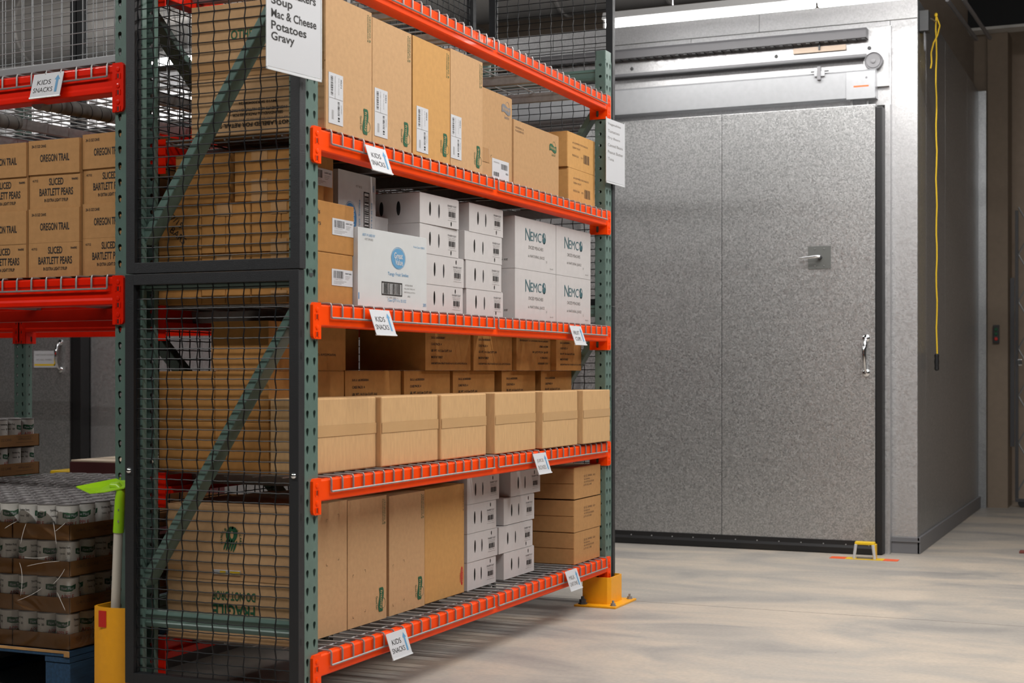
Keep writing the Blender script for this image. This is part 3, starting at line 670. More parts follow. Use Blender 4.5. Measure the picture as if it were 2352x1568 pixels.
# far rack beyond the left hand rack
frk = thing('pallet_rack', 'dark far rack behind the left hand rack, its perforated post below red beams', 'rack', (100, 230.6, 0), -90)
for x in (0, 99, 174): post(frk, x, 0, False, 96); post(frk, x, 42, True, 96)
for xx, ww in ((3.05, 95.9), (102.05, 71.9)):
    beam(frk, xx, xx + ww, 0, 52, False, RED, 3.5, 6.0, 0.1); beam(frk, xx, xx + ww, 42, 52, True, RED, 3.5, 6.0, 0.1)

# ------------------------------------------------------------------ cartons
def grid_box(b, w, d, h, mt, n=4, bu=0.06, holes=None, seed=0):
    rr = random.Random(seed); A = [bu * rr.uniform(0.3, 1.2) for _ in range(6)]
    def bulge(p, q): return math.sin(math.pi * min(max(p, 0), 1)) * math.sin(math.pi * min(max(q, 0), 1))
    faces = [((0, 0, 0), (w, 0, 0), (0, 0, h), (0, -1, 0)), ((w, 0, 0), (0, d, 0), (0, 0, h), (1, 0, 0)), ((w, d, 0), (-w, 0, 0), (0, 0, h), (0, 1, 0)),
             ((0, d, 0), (0, -d, 0), (0, 0, h), (-1, 0, 0)), ((0, 0, h), (w, 0, 0), (0, d, 0), (0, 0, 1)), ((0, d, 0), (w, 0, 0), (0, -d, 0), (0, 0, -1))]
    for k, (o, u, v, nn) in enumerate(faces):
        o, u, v, nn = Vector(o), Vector(u), Vector(v), Vector(nn)
        if k == 0 and holes:
            outer = [Vector((0, 0, 0)), Vector((w, 0, 0)), Vector((w, h, 0)), Vector((0, h, 0))]
            hs = [[Vector((cx + rx * math.cos(R(a)), cy + ry * math.sin(R(a)), 0)) for a in range(0, 360, 24)] for (cx, cy, rx, ry) in holes]
            allp = outer + [q for hh in hs for q in hh]; tr = tessellate_polygon([outer] + hs)
            b.add([(q.x, 0, q.y) for q in allp], [tuple(t) for t in tr], mt); 
            for hh in hs:
                nh = len(hh); b.add([(q.x, 0, q.y) for q in hh] + [(q.x, 0.06, q.y) for q in hh], [(i, (i + 1) % nh, nh + (i + 1) % nh, nh + i) for i in range(nh)], mt)
            continue
        amp = 0 if (k == 5 or (k in (0, 3))) else A[k]
        vs = []; fs = []
        for j in range(n + 1):
            for i in range(n + 1): vs.append(o + u * (i / n) + v * (j / n) + nn * amp * bulge(i / n, j / n))
        for j in range(n):
            for i in range(n): a = j * (n + 1) + i; fs.append((a, a + 1, a + n + 2, a + n + 1))
        b.add(vs, fs, mt)
    if not holes: weld(b)
SEED = [0]
def carton(x, y, z, w, d, h, mt, label, rot=0, front=None, side=None, top=None, group=None, holes=None, sticker=None, name='carton', cat='box', flaps=None, tape=None, bev=0.09):
    SEED[0] += 1
    b = MB(); grid_box(b, w, d, h, mt, holes=holes, seed=SEED[0])
    F = Fr((0, 0, 0), (1, 0, 0), (0, 0, 1)); L = Fr((0, d, 0), (0, -1, 0), (0, 0, 1)); T = Fr((0, 0, h), (1, 0, 0), (0, 1, 0))
    Ls = Fr((-0.12, d, 0), (0, -1, 0), (0, 0, 1)) if flaps and 'L' in flaps else L
    if front: front(b, F, w, h)
    if side: side(b, Ls, d, h)
    if top: top(b, T, w, d)
    o = b.build(name, origin=(x, y, z), rot=rot, mods=None if holes else [('bevel', bev)]); tag(o, label, cat, group)
    if flaps:
        for fl in flaps:
            g = 0.07
            if fl == 'L':
                for (a, c) in ((0.05, h / 2 - g), (h / 2 + g, h - 0.05)): MB().box(-0.1, 0.0, 0.06, d - 0.06, a, c, mt, 0.04).build('flap', o)
            if fl == 'l':   # seam runs upright on the left face
                for (a, c) in ((0.05, d / 2 - g), (d / 2 + g, d - 0.05)): MB().box(-0.1, 0.0, a, c, 0.06, h - 0.06, mt, 0.04).build('flap', o)
            if fl == 'T':
                for (a, c) in ((0.05, d / 2 - g), (d / 2 + g, d - 0.05)): MB().box(0.06, w - 0.06, a, c, h, h + 0.1, mt, 0.04).build('flap', o)
            if fl == 't':
                for (a, c) in ((0.05, w / 2 - g), (w / 2 + g, w - 0.05)): MB().box(a, c, 0.06, d - 0.06, h, h + 0.1, mt, 0.04).build('flap', o)
            if fl == 'F':
                for (a, c) in ((0.05, h / 2 - g), (h / 2 + g, h - 0.05)): MB().box(0.06, w - 0.06, -0.1, 0.0, a, c, mt, 0.04).build('flap', o)
    for tp in (tape or []): # ('L'|'F', a0, b0, a1, b1)
        fr = {'L': Fr((-0.13, d, 0), (0, -1, 0), (0, 0, 1)), 'F': Fr((0, -0.02, 0), (1, 0, 0), (0, 0, 1)), 'T': Fr((0, 0, h + 0.12), (1, 0, 0), (0, 1, 0))}[tp[0]]
        q = MB(); n = 10; vs = []; rr = random.Random(SEED[0])
        for i in range(n + 1):
            for j in (0, 1):
                vs.append(fr.p(tp[1] + (tp[3] - tp[1]) * i / n, tp[2] + (tp[4] - tp[2]) * j, 0.02 + 0.03 * rr.random()))
        q.add(vs, [(2 * i, 2 * i + 2, 2 * i + 3, 2 * i + 1) for i in range(n)], TAPE if len(tp) < 6 else tp[5]); q.build('tape', o, mods=[('solid', 0.01)])
    if sticker: sticker(o, F, w, h)
    return o

# ---- printing
def fritolay_logo(b, F, cx, cy, L, mt, rot=-90, word='fritolay'):
    # rounded ribbon with the word, a ring behind, motto beside it; L = length of the ribbon
    c, d = math.cos(R(rot)), math.sin(R(rot)); H = L * 0.42
    fr = Fr(F.p(cx, cy), F.u * c + F.v * d, F.v * c - F.u * d)
    b.ring(fr, L * 0.17, H * 0.42, L * 0.2, L * 0.2, L * 0.018, mt, OFF)
    pts = []
    for i in range(21):
        t = i / 20; pts.append((-L / 2 + L * t, H * 0.42 * (1 if 0.03 < t < 0.97 else 0.75) + 0.06 * L * math.sin(t * math.pi * 2)))
    for i in range(21):
        t = 1 - i / 20; pts.append((-L / 2 + L * t, -H * 0.42 * (1 if 0.03 < t < 0.97 else 0.75) + 0.06 * L * math.sin(t * math.pi * 2)))
    b.poly(fr, pts, mt, OFF * 1.5)
    b.text(fr, word, 0, 0.0, H * 0.5, KRAFTP, L * 0.78, off=OFF * 2)
    b.text(fr, 'Good fun!', L * 0.1, -H * 0.82, H * 0.36, mt, L * 0.55)
def fl_front(mt=GREENINK, lx=None, lz=2.2, ln=3.1, vend=True):
    def fn(b, F, w, h):
        X = w - 1.6 if lx is None else lx
        fritolay_logo(b, F, X, lz, ln, mt)
        if vend:
            b.text(F, 'VENDING &', w - 0.45, h - 2.1, 0.3, INKF if mt is INKF else GREENINK, 3.3, rot=-90); b.text(F, 'FOODSERVICE', w - 0.95, h - 2.1, 0.3, INKF if mt is INKF else GREENINK, 3.3, rot=-90)
    return fn
def marks(b, F, pts, mt=INK):
    for (a, c, sx, sz) in pts: b.rect(F, a, c, a + 0.3 * sx, c + 0.04, mt) if sx > 0 else b.rect(F, a + 0.3 * sx, c, a, c + 0.04, mt); b.rect(F, a, min(c, c + 0.3 * sz), a + 0.04, max(c, c + 0.3 * sz), mt)
def ship_label(a, c, wd=3.3, ht=5.9):
    def fn(o, F, w, h):
        q = MB(); q.box(a, a + wd, -0.05, -0.012, c, c + ht, PAPER); fr = Fr((a, -0.05, c), (1, 0, 0), (0, 0, 1)); e = 0.01
        q.bars(fr, 0.45, 3.3, 1.0, 5.5, INK, 3, True, 24, e); q.text(fr, 'FROZEN WHOLE GRAIN', 1.45, 4.3, 0.16, INKG, 2.6, rot=-90, off=e); q.text(fr, 'HOLD 6', 2.85, 4.9, 0.3, INK, 1.0, rot=-90, off=e, bold=True)
        q.text(fr, 'SHIP TO DOCK', 2.3, 4.5, 0.14, INKG, 2.0, rot=-90, off=e); q.rect(fr, 0.1, 2.95, wd - 0.1, 3.0, INKG, e)
        q.bars(fr, 2.05, 1.1, 2.5, 2.8, INK, 5, True, 16, e); q.text(fr, '00028400', 2.9, 1.9, 0.14, INKG, 1.0, rot=-90, off=e)
        for k in range(3): q.rect(fr, 0.7 + 0.17 * k, 0.5, 0.76 + 0.17 * k, 1.6, INKG, e)
        q.rect(fr, 2.1, 0.4, 2.5, 0.55, INK, e).rect(fr, 2.1, 0.65, 2.5, 0.9, INK, e)
        q.build('shipping_label', o)
    return fn
def bar_label(a, c, wd, ht, seed=1):
    def fn(o, F, w, h):
        q = MB(); q.box(a, a + wd, -0.05, -0.012, c, c + ht, PAPER); fr = Fr((a, -0.05, c), (1, 0, 0), (0, 0, 1)); e = 0.01
        q.bars(fr, wd * 0.08, ht * 0.45, wd * 0.56, ht * 0.9, INK, seed, False, 22, e); q.text(fr, '0 30000 31205 6', wd * 0.3, ht * 0.38, ht * 0.06, INKG, wd * 0.4, off=e)
        q.text(fr, 'CHEWY BARS', wd * 0.78, ht * 0.78, ht * 0.09, INK, wd * 0.32, off=e, bold=True)
        for k in range(3): q.rect(fr, wd * 0.64, ht * (0.42 + 0.09 * k), wd * (0.8 + 0.04 * k), ht * (0.44 + 0.09 * k), INKG, e)
        for k in range(3): q.rect(fr, wd * 0.08, ht * (0.10 + 0.08 * k), wd * (0.45 + 0.12 * k), ht * (0.12 + 0.08 * k), INKG, e)
        q.build('barcode_label', o)
    return fn

# ---- second shelf (z 68)
Z2 = 68.35
G = 'tall snack cartons on the second shelf'
def side1(b, L, d, h):
    t = [('UNIT NOT LABELED FOR RETAIL SALE', 1.15, 0.5, 13.2, True), ('All trademarks are owned by their makers', 1.8, 0.2, 8.4, False), ('SEE INDIVIDUAL PACKAGES FOR', 2.35, 0.33, 7.0, True), ('INGREDIENTS AND NUTRITION FACTS', 2.9, 0.33, 8.2, True), ('MV10 SKR300408126', 3.7, 0.3, 5.2, True)]
    for s, zz, hh, ww, bo in t: b.text(L, s, 9.4, zz, hh, INK, ww, rot=180, bold=bo)
    b.text(L, 'OTHER SIDE UP', 9.8, h - 3.8, 1.15, GREENINK, 8.2, bold=True)
carton(4.9, 0.05, Z2, 10.9, 18.6, 15.7, KRAFT, 'tall snack carton nearest the camera on the second shelf, beside the green post', front=fl_front(lx=9.3), side=side1, group=G, sticker=ship_label(0.6, 0.8), flaps='L', tape=[('L', 0.1, 6.9, 18.5, 8.9)])
carton(16.0, 0.05, Z2, 10.3, 18.6, 15.3, KRAFT, 'second tall snack carton from the near post, second shelf, above the kids tag', front=fl_front(lx=8.7), group=G, sticker=ship_label(0.5, 0.9), flaps='L')
carton(26.7, 0.05, Z2, 10.9, 18.6, 15.3, KRAFTY, 'more golden tall snack carton, third from the near post on the second shelf', front=fl_front(lx=9.3, lz=2.4), group=G, sticker=ship_label(1.0, 0.5))
carton(37.8, 0.05, Z2, 10.4, 18.6, 15.8, KRAFT, 'fourth tall snack carton on the second shelf, last of the equally tall ones', front=fl_front(lx=8.8), group=G, sticker=ship_label(0.05, 1.0))
def f5(b, F, w, h):
    fritolay_logo(b, F, 8.6, h - 1.9, 3.2, GREYM, 0)
    marks(b, F, [(3.2, 3.2, 1, -1)])
def lab5(o, F, w, h):
    q = MB(); q.box(3.6, 9.6, -0.05, -0.012, 0.1, 2.9, PAPER); fr = Fr((3.6, -0.05, 0.1), (1, 0, 0), (0, 0, 1)); e = 0.01
    q.bars(fr, 3.2, 1.5, 5.4, 2.3, INK, 9, False, 20, e); q.bars(fr, 0.5, 0.3, 2.4, 0.9, INK, 8, False, 18, e); q.text(fr, 'OR TROUTDALE', 1.5, 2.3, 0.2, INKG, 2.0, off=e); q.text(fr, 'HOLD 6', 5.3, 1.0, 0.3, INK, 0.9, off=e, bold=True)
    q.build('shipping_label', o)
carton(48.7, 0.45, Z2, 10.8, 17, 12.5, KRAFTM, 'shorter carton with grey logo at its top and white label below, second shelf', front=f5, group=G, sticker=lab5, flaps='T', tape=[('F', 0.1, 2.0, 2.6, 4.0)])
def f6(b, F, w, h):
    fritolay_logo(b, F, w - 2.5, h - 2.2, 2.9, GREENINK, 0); b.text(F, 'VENDING &', 2.2, h - 1.0, 0.28, INKF, 3.2); b.text(F, 'FOODSERVICE', 2.2, h - 1.5, 0.28, INKF, 3.2)
carton(59.75, 0.25, Z2, 18.05, 17, 9.55, KRAFTM, 'wide low carton with a green logo at its top right corner, second shelf', front=f6, group=G, flaps='T')
def f7(b, F, w, h):
    b.text(F, '64 GUMMIES FOR SNACKS', 5.8, h - 1.5, 0.3, INKF, 7.2); b.text(F, 'CHEWY FRUIT', 4.0, h - 2.3, 0.3, INKF, 3.6); b.text(F, 'MADE IN USA', 3.6, h - 3.6, 0.35, INKF, 3.0); b.bars(F, 7.4, h - 4.4, 10.2, h - 2.9, INKF, 4, False, 14); b.text(F, 'BEST BY', 6.6, h - 3.6, 0.25, INKF, 1.0)
carton(85.3, 1.5, Z2, 12.5, 12, 5.75, KRAFTY, 'lower of two small golden cartons stacked by the far post, second shelf', front=f7, flaps='l', group='small golden cartons by the far post')
carton(84.9, 1.5, Z2 + 5.8, 12.9, 12, 5.8, KRAFTY, 'upper of two small golden cartons stacked by the far post, second shelf', front=f7, flaps=('l', 'T'), group='small golden cartons by the far post')

# ---- third shelf (z 48)
Z3 = 48.35
GB = 'brown snack bar cartons on the third shelf'
def hand(b, F, w, h): b.text(F, 'kids', 1.0, h - 1.3, 0.55, INK, 1.5, al='C'); b.text(F, 'bars', 1.1, h - 2.6, 0.55, INK, 1.6, al='C')
tp = [('L', 2.7, 0.0, 4.9, 1.5), ('L', 2.7, 4.4, 4.9, 5.9)]
carton(4.3, 1.5, Z3, 9.4, 8.2, 5.95, KRAFTD, 'brown carton with white barcode label, bottom of the front stack, third shelf', sticker=bar_label(4.4, 2.2, 4.9, 1.95, 2), group=GB, flaps='l', tape=tp)
carton(4.3, 1.5, Z3 + 6.0, 9.7, 8.2, 5.95, KRAFTD, 'brown carton marked kids bars by hand, middle of the front stack, third shelf', front=hand, sticker=bar_label(4.5, 2.2, 5.0, 1.95, 3), group=GB, flaps='l', tape=tp)
carton(4.5, 4.6, Z3 + 12.0, 9.9, 7.6, 6.0, KRAFTD, 'brown carton set back on top of the front stack, label under the second beam', sticker=bar_label(4.4, 2.4, 5.2, 2.1, 4), group=GB, flaps='l', tape=[('L', 2.4, 0, 4.6, 2.6), ('L', 2.4, 4.6, 4.6, 6)])
def side_bars(b, L, d, h):
    b.text(L, '7/15', 2.7, h - 1.9, 0.75, INK, 1.9, rot=-40); b.text(L, 'BARS', 2.9, h - 3.6, 0.85, INK, 2.6, rot=-40)
for r_, zz in enumerate((Z3, Z3 + 6.0)):
    carton(4.3, 9.85, zz, 9.5, 6.9, 5.95, KRAFTD, 'brown carton behind the end mesh, middle of the %s row, third shelf' % ('bottom', 'second')[r_], group=GB, tape=[('L', 2.2, 4.4, 4.4, 5.9)], flaps='l')
    carton(4.3, 16.85, zz, 9.5, 6.2, 5.95, KRAFTD, ('brown carton behind the end mesh, rearmost in the bottom row, third shelf', 'brown carton with hand written 7/15 bars on its side, behind the end mesh')[r_], side=side_bars if r_ else None, group=GB)
carton(4.5, 13.0, Z3 + 12.0, 9.5, 7.7, 5.95, KRAFTD, 'brown carton at the rear of the topmost row behind the end mesh, third shelf', group=GB)

def gv_logo(b, F, cx, cy, rad, rot, mt):
    c, d = math.cos(R(rot)), math.sin(R(rot)); fr = Fr(F.p(cx, cy), F.u * c + F.v * d, F.v * c - F.u * d)
    b.ell(fr, 0, 0, rad * 1.35, rad, mt, OFF, 36).ring(fr, 0.02 * rad, 0.02 * rad, rad * 1.42, rad * 1.06, rad * 0.04, mt, OFF)
    b.text(fr, 'Great', 0, rad * 0.27, rad * 0.62, PAPER, rad * 1.75, off=OFF * 1.8, bold=True); b.text(fr, 'Value', rad * 0.1, -rad * 0.38, rad * 0.58, PAPER, rad * 1.55, off=OFF * 1.8, bold=True)
def barcode_box(b, F, a0, b0, a1, b1, vert):
    t = 0.16; b.rect(F, a0, b0, a1, b0 + t, INK).rect(F, a0, b1 - t, a1, b1, INK).rect(F, a0, b0, a0 + t, b1, INK).rect(F, a1 - t, b0, a1, b1, INK)
    b.bars(F, a0 + (0.25 if vert else 0.5), b0 + (0.5 if vert else 0.2), a1 - (0.25 if vert else 0.5), b1 - (0.5 if vert else 0.2), INK, 12, vert, 24)
def gv_front(b, F, w, h):
    gv_logo(b, F, 9.9, h - 3.1, 1.28, 0, BLUEINK)
    b.text(F, 'Tangy Fruit Smiles', 9.9, h - 5.2, 0.55, BLUEINK, 5.3)
    barcode_box(b, F, 5.7, h - 7.9, 10.9, h - 6.2, False); b.text(F, '1 31 14046 00001 4', 8.3, h - 8.15, 0.18, INKG, 3.0)
    b.text(F, 'DISTRIBUTED BY:', 12.7, h - 6.4, 0.2, INKG, 2.0); b.text(F, 'WAL-MART STORES, INC.', 12.9, h - 6.85, 0.2, INKG, 2.9); b.text(F, 'BENTONVILLE, AR 72716', 12.9, h - 7.3, 0.2, INKG, 2.9); b.text(F, '02022', 12.7, h - 7.8, 0.2, INKG, 0.7)
    b.text(F, 'Case QTY 4 x 32 OZ', 9.6, 0.95, 0.42, BLUEINK, 4.7); b.text(F, 'BEST IF USED BY', 2.6, h - 0.75, 0.3, BLUEINK, 3.0); b.text(F, 'OCT 29 2022', 2.6, h - 1.25, 0.25, INKG, 2.0); b.text(F, 'Fruit Case: 02815', 15.4, h - 1.3, 0.25, BLUEINK, 3.0); b.text(F, '285', 16.9, 0.7, 0.4, BLUEINK, 0.9)
    b.rect(F, 0.12, 0.8, 0.3, 1.6, DBLUE)
carton(13.9, 0.9, Z3, 17.5, 4.4, 9.45, WHITEG, 'big bright white carton with round blue logo and black barcode, third shelf', front=gv_front, rot=-1.5, group='white fruit snack cartons', flaps='T')
def gv_tall(b, F, w, h):
    gv_logo(b, F, 3.0, h - 6.0, 1.5, 90, DBLUE); b.text(F, 'Tangy Fruit Smiles', 5.4, h - 6.5, 0.55, BLUEINK, 6.3, rot=90)
    barcode_box(b, F, 6.5, h - 8.6, 8.0, h - 2.2, True); b.text(F, 'Case QTY 4 x 32 OZ', 8.6, h - 6.0, 0.4, BLUEINK, 5.2, rot=90); b.text(F, '285', 9.1, h - 1.6, 0.35, DBLUE, 0.9, rot=90); b.text(F, 'OCT 29 22', 5.2, h - 1.7, 0.25, INKF, 1.6)
carton(18.3, 6.2, Z3, 9.7, 4.6, 17.4, WHITEC, 'white carton standing on end with sideways blue lettering, behind the big white one', front=gv_tall, group='white fruit snack cartons')
carton(28.2, 6.3, Z3, 4.7, 9, 12.4, WHITEC, 'plain narrow white carton peeking over the big white one, left of a pair', group='plain narrow white cartons')
carton(32.95, 9.2, Z3, 4.1, 6, 12.5, WHITEC, 'plain narrow white carton peeking over the big white one, right of a pair', group='plain narrow white cartons')

def yog(inv=False, notch=0):
    def fn(b, F, w, h):
        X = w - 2.1; zz = h * 0.55 if not inv else h * 0.62
        b.text(F, 'STRAWBERRY YOGURT', X, zz + 0.55, 0.26, INK, 2.7); b.text(F, 'ORGANIC WHOLE MILK', X, zz + 0.22, 0.13, INKG, 2.5); b.text(F, 'KEEP REFRIGERATED', X, zz - 0.02, 0.13, INKG, 2.2)
        b.bars(F, X - 1.0, zz - 0.95, X + 1.2, zz - 0.2, INK, 6, False, 14); b.text(F, '0 52336 91782', X, zz - 1.12, 0.13, INKG, 2.0); b.rect(F, X - 1.3, zz - 1.45, X + 1.3, zz - 1.42, INKG)
    return fn
def yog_box(x, y, z, w, h, label, grp, notch='t', mt=WHITEC, d=11.5, rot=0, side_slots=False):
    hs = [(w * 0.255, h * 0.52, 0.30, 0.98), (w * 0.48, h * 0.5, 0.27, 0.98)]
    hs.append((w * 0.80, h - 0.55, 0.2, 0.34) if notch == 't' else (w * 0.80, 0.55, 0.2, 0.34))
    def ys(b, L, dd, hh):
        if side_slots:
            for u in (3.2, 5.8): b.ell(L, dd - u, hh * 0.5, 0.3, 0.95, RUBBER)  # dark ellipses paint the unlit inside of the side slots
    o = carton(x, y, z, w, d, h, mt, label, front=yog(notch != 't'), side=ys, holes=hs, group=grp, rot=rot, flaps='T')
    q = MB(); q.box(0.3, w - 0.2, 0.14, 0.7, 0.1, h - 0.1, INK); q.box(w * 0.48 - 0.02, w * 0.48 + 0.12, 0.1, 0.15, 0.7, h - 0.7, GREYM); q.build('slot_shade_and_pouch', o)  # black backing paints the shade inside the slots; grey strip is the pouch
    return o
GY = 'white yogurt cartons with handle slots, third shelf'
c3 = [(32.1, Z3, 12.4, 3.6, 't'), (32.1, 52.05, 12.7, 3.95, 't'), (31.5, 56.1, 11.8, 3.85, 'b'), (31.5, 60.05, 11.4, 3.95, 'b')]
nm = ['bottom', 'second from bottom', 'third from bottom', 'top']
for k, (x, z, wd, h, nt) in enumerate(c3): yog_box(x + (0.7 if k < 2 else 0), 1.5, z, wd - (0.5 if k < 2 else 0), h, 'white slotted carton, %s of the left stack, third shelf' % nm[k], GY, nt, rot=(-1.2 if k == 3 else 0), side_slots=k == 3)
c3b = [(45.9, Z3, 12.7, 3.65, 'b'), (45.7, 52.1, 12.3, 3.95, 'b'), (45.3, 56.15, 12.9, 3.95, 'b'), (46.8, 60.2, 11.8, 4.0, 'b')]
for k, (x, z, wd, h, nt) in enumerate(c3b): yog_box(x, 1.5, z, wd, h, 'white slotted carton, %s of the stack beside the peach cartons' % nm[k], GY, nt)
def nemco(b, F, w, h):
    cx = w * 0.52; b.text(F, 'N', cx - 3.7, h - 2.4, 1.9, TEAL, 1.9); b.text(F, 'EMC', cx - 0.4, h - 2.55, 1.45, TEAL, 4.4)
    b.ring(F, cx + 2.9, h - 2.5, 0.62, 0.72, 0.14, TEAL).ell(F, cx + 3.0, h - 2.85, 0.55, 0.55, TEAL).ell(F, cx + 2.65, h - 2.1, 0.3, 0.35, TEAL, OFF * 1.3)
    b.text(F, 'DICED PEACHES', cx - 0.4, h - 4.3, 0.5, INKG, 5.9); b.text(F, 'in NATURAL JUICE', cx - 0.2, h - 5.7, 0.55, INKG, 6.6)
    b.ring(F, cx + 4.0, h - 6.2, 0.13, 0.13, 0.05, INKG); b.text(F, 'Made in USA', w - 1.9, 0.7, 0.2, INKG, 1.4)
def nemside(b, L, d, h): b.text(L, '24/4.5 oz', d - 2.4, 1.4, 0.4, INK, 2.4)
GN = 'white peach cartons on the third shelf'
for (x, wd, lr) in ((63.1, 16.6, 'left'), (79.9, 15.8, 'right')):
    for (z, h, tb) in ((Z3, 7.65, 'lower'), (56.05, 7.85, 'upper')):
        carton(x, 1.5, z, wd, 12, h, WHITEC, '%s %s white carton of diced peaches with teal lettering, third shelf' % (tb, lr), front=nemco, side=nemside, group=GN, flaps='T' if tb == 'upper' else None)

# ---- fourth shelf (z 28)
Z4 = 28.35
GF = 'plain taped cartons along the front of the fourth shelf'
fl = [(4.3, 1.9, 16.0, 'nearest the near post'), (20.45, 1.2, 15.9, 'second from the near post'), (36.5, 0.8, 14.6, 'third from the near post'),
      (52.9, 0.2, 15.2, 'fourth from the near post'), (69.6, -0.4, 14.9, 'fifth from the near post'), (85.9, -0.9, 12.95, 'at the far post')]
TP2 = mat('clear_tape', (0.515, 0.32, 0.152), 0.32, spec=0.6, bump=0.3, bscale=30)
for k, (x, y, wd, lab) in enumerate(fl):
    carton(x, y, Z4, wd, 5.6 if k else 5.3, 8.85, KRAFTP, 'tan taped carton in the front row of the fourth shelf, ' + lab, group=GF, tape=[('F', 0.05, 4.3, wd - 0.05, 5.6, TP2)], bev=0.18 if k < 3 else 0.12, flaps='l' if k > 2 else None)
def punch(up=True):
    def fn(b, F, w, h):
        ls = [('S.K.U. #:20550201', 4.3), ('CASE PACK: 4', 3.3), ('GR. WT. 14.15 Lbs CU.FT. 0.41', 6.6), ('MADE IN TURKEY', 3.7), ('DESCRIPTION: FRUIT PUNCH (6 FL OZ x 8 PCS POUCH)', 11.8)]
        for i, (s, ww) in enumerate(ls):
            z = h - 0.85 - i * 0.92
            if up: b.text(F, s, 1.8, z - 0.3, 0.34, INK, ww, al='L', bold=True)
            else: b.text(F, s, w - 1.2, h - (z - 0.3), 0.34, INK, ww, al='L', rot=180, bold=True)
    return fn
GM = 'fruit punch cartons on the fourth shelf'
mm = [(4.3, 7.4, 17.6, 'nearest the near post'), (22.1, 7.4, 15.2, 'second from the near post'), (37.5, 7.0, 14.4, 'third from the near post'), (52.5, 6.8, 14.8, 'fourth from the near post'), (69.2, 6.4, 13.6, 'fifth from the near post'), (84.3, 6.0, 13.9, 'at the far post')]
for k, (x, y, wd, lab) in enumerate(mm):
    carton(x, y, Z4, wd, 7.5 if k == 0 else 9, 6.0, KRAFTD, 'brown carton in the lowest row behind the tan cartons, ' + lab, group=GM)
    carton(x, y, Z4 + 6.03, wd, 7.5 if k == 0 else 9, 6.0, KRAFTD, 'fruit punch carton, showing above the tan row, ' + lab, front=punch() if k else None, group=GM, flaps='T')
for k, zz in enumerate((Z4, Z4 + 6.03)): carton(4.3, 15.0, zz, 17.6, 8, 6.0, KRAFTD, 'brown carton at the rear behind the end mesh, %s of two on the fourth shelf' % ('lower', 'upper')[k], group=GM)
Z4u = Z4 + 12.15
def u1(b, F, w, h): b.text(F, 'FRUIT PUNCH (6 FL OZ x 8 PCS POUCH)', w - 7.4, 1.9, 0.36, INK, 9.8, bold=True)
uu = [(4.3, 7.4, 17.9, 8, u1, 'by the near post', None), (42.6, 6.3, 14.9, 10.5, punch(), 'after the dark gap', 'T'), (57.9, 6.0, 14.4, 9, punch(), 'third in the row', 'T'), (72.7, 5.4, 14.3, 9, punch(False), 'fourth in the row, printed upside down', None), (87.1, 4.4, 11.7, 9, punch(), 'below the fruit cups tag', None)]
for k, (x, y, wd, d, fn, lab, ff) in enumerate(uu):
    carton(x, y, Z4u, wd, d, 5.8, KRAFTD, 'fruit punch carton in the upper row, fourth shelf, ' + lab, front=fn, group=GM, flaps=ff)

carton(23.5, 16.6, Z4u, 18.5, 5.5, 5.8, KRAFTD, 'brown carton at the back of the dark gap in the upper row, fourth shelf', group=GM)

# ---- bottom shelf (z 8)
Z5 = 8.35
def s1side(b, L, d, h):
    b.text(L, 'FRAGILE', 9.6, 3.65, 1.55, GREENINK, 5.9, rot=180, bold=True); b.text(L, 'DO NOT DROP', 9.6, 5.45, 1.05, GREENINK, 6.0, rot=180, bold=True)
    cx, cz = 9.2, 12.2
    b.ell(L, cx + 0.1, cz + 0.55, 0.8, 0.95, GREENINK, OFF, 24, -20)
    for k in range(5): b.ell(L, cx - 0.75 + 0.33 * k, cz - 0.65 - 0.05 * k, 0.13, 0.75, GREENINK, OFF, 12, -22)
    b.ell(L, cx + 0.15, cz + 0.5, 0.22, 0.45, KRAFT, OFF * 1.6, 16)
    for i, ch in enumerate('HANDLE WITH CARE'):
        a = R(200 - i * 15.0)
        if ch != ' ': b.text(L, ch, cx + 1.35 * math.cos(a), cz + 1.35 * math.sin(a), 0.3, GREENINK, 0.26, rot=math.degrees(a) - 90, bold=True)
GS = 'tall snack cartons on the bottom shelf'
def c1(b, F, w, h): b.text(F, 'Good fun!', 0.9, h - 3.6, 0.5, INK, 2.6, rot=-90); marks(b, F, [(7.6, h - 2.0, 1, -1), (10.6, h - 1.6, -1, -1), (7.6, h - 7.6, 1, 1), (10.6, h - 7.2, -1, 1)])
def c2(b, F, w, h): fl_front(lx=8.4, lz=2.6)(b, F, w, h); marks(b, F, [(1.2, 6.6, 1, -1), (4.4, 6.9, -1, -1), (1.2, 1.2, 1, 1), (4.4, 1.6, -1, 1)])
def c3f(b, F, w, h): fl_front(lx=8.7, lz=2.6)(b, F, w, h); marks(b, F, [(1.0, 6.6, 1, -1), (4.2, 6.9, -1, -1), (1.0, 1.2, 1, 1), (4.2, 1.6, -1, 1)])
def c4(b, F, w, h):
    b.ell(F, w - 0.85, 2.5, 0.42, 1.35, REDINK); b.text(F, 'QUAKER', w - 0.85, 2.5, 0.36, KRAFTP, 2.0, rot=-90, off=OFF * 1.8); b.text(F, 'FOODS', w - 1.5, 2.3, 0.26, REDINK, 1.3, rot=-90); b.text(F, 'VENDING &', w - 0.4, h - 2.4, 0.3, INKF, 3.2, rot=-90)
carton(4.4, 4.2, Z5, 12.6, 17.6, 16.1, KRAFT, 'tall carton at the near end of the bottom shelf, marked fragile upside down', front=c1, side=s1side, group=GS, flaps='L', tape=[('L', 0.1, 7.3, 17.5, 8.8)])
carton(17.2, 4.2, Z5, 9.9, 17.6, 15.95, KRAFT, 'second tall carton on the bottom shelf, between the first and a dark gap', front=c2, group=GS, rot=-0.5)
carton(28.0, 4.2, Z5, 10.2, 17.6, 15.7, KRAFT, 'third tall carton on the bottom shelf, standing after a narrow dark gap', front=c3f, group=GS)
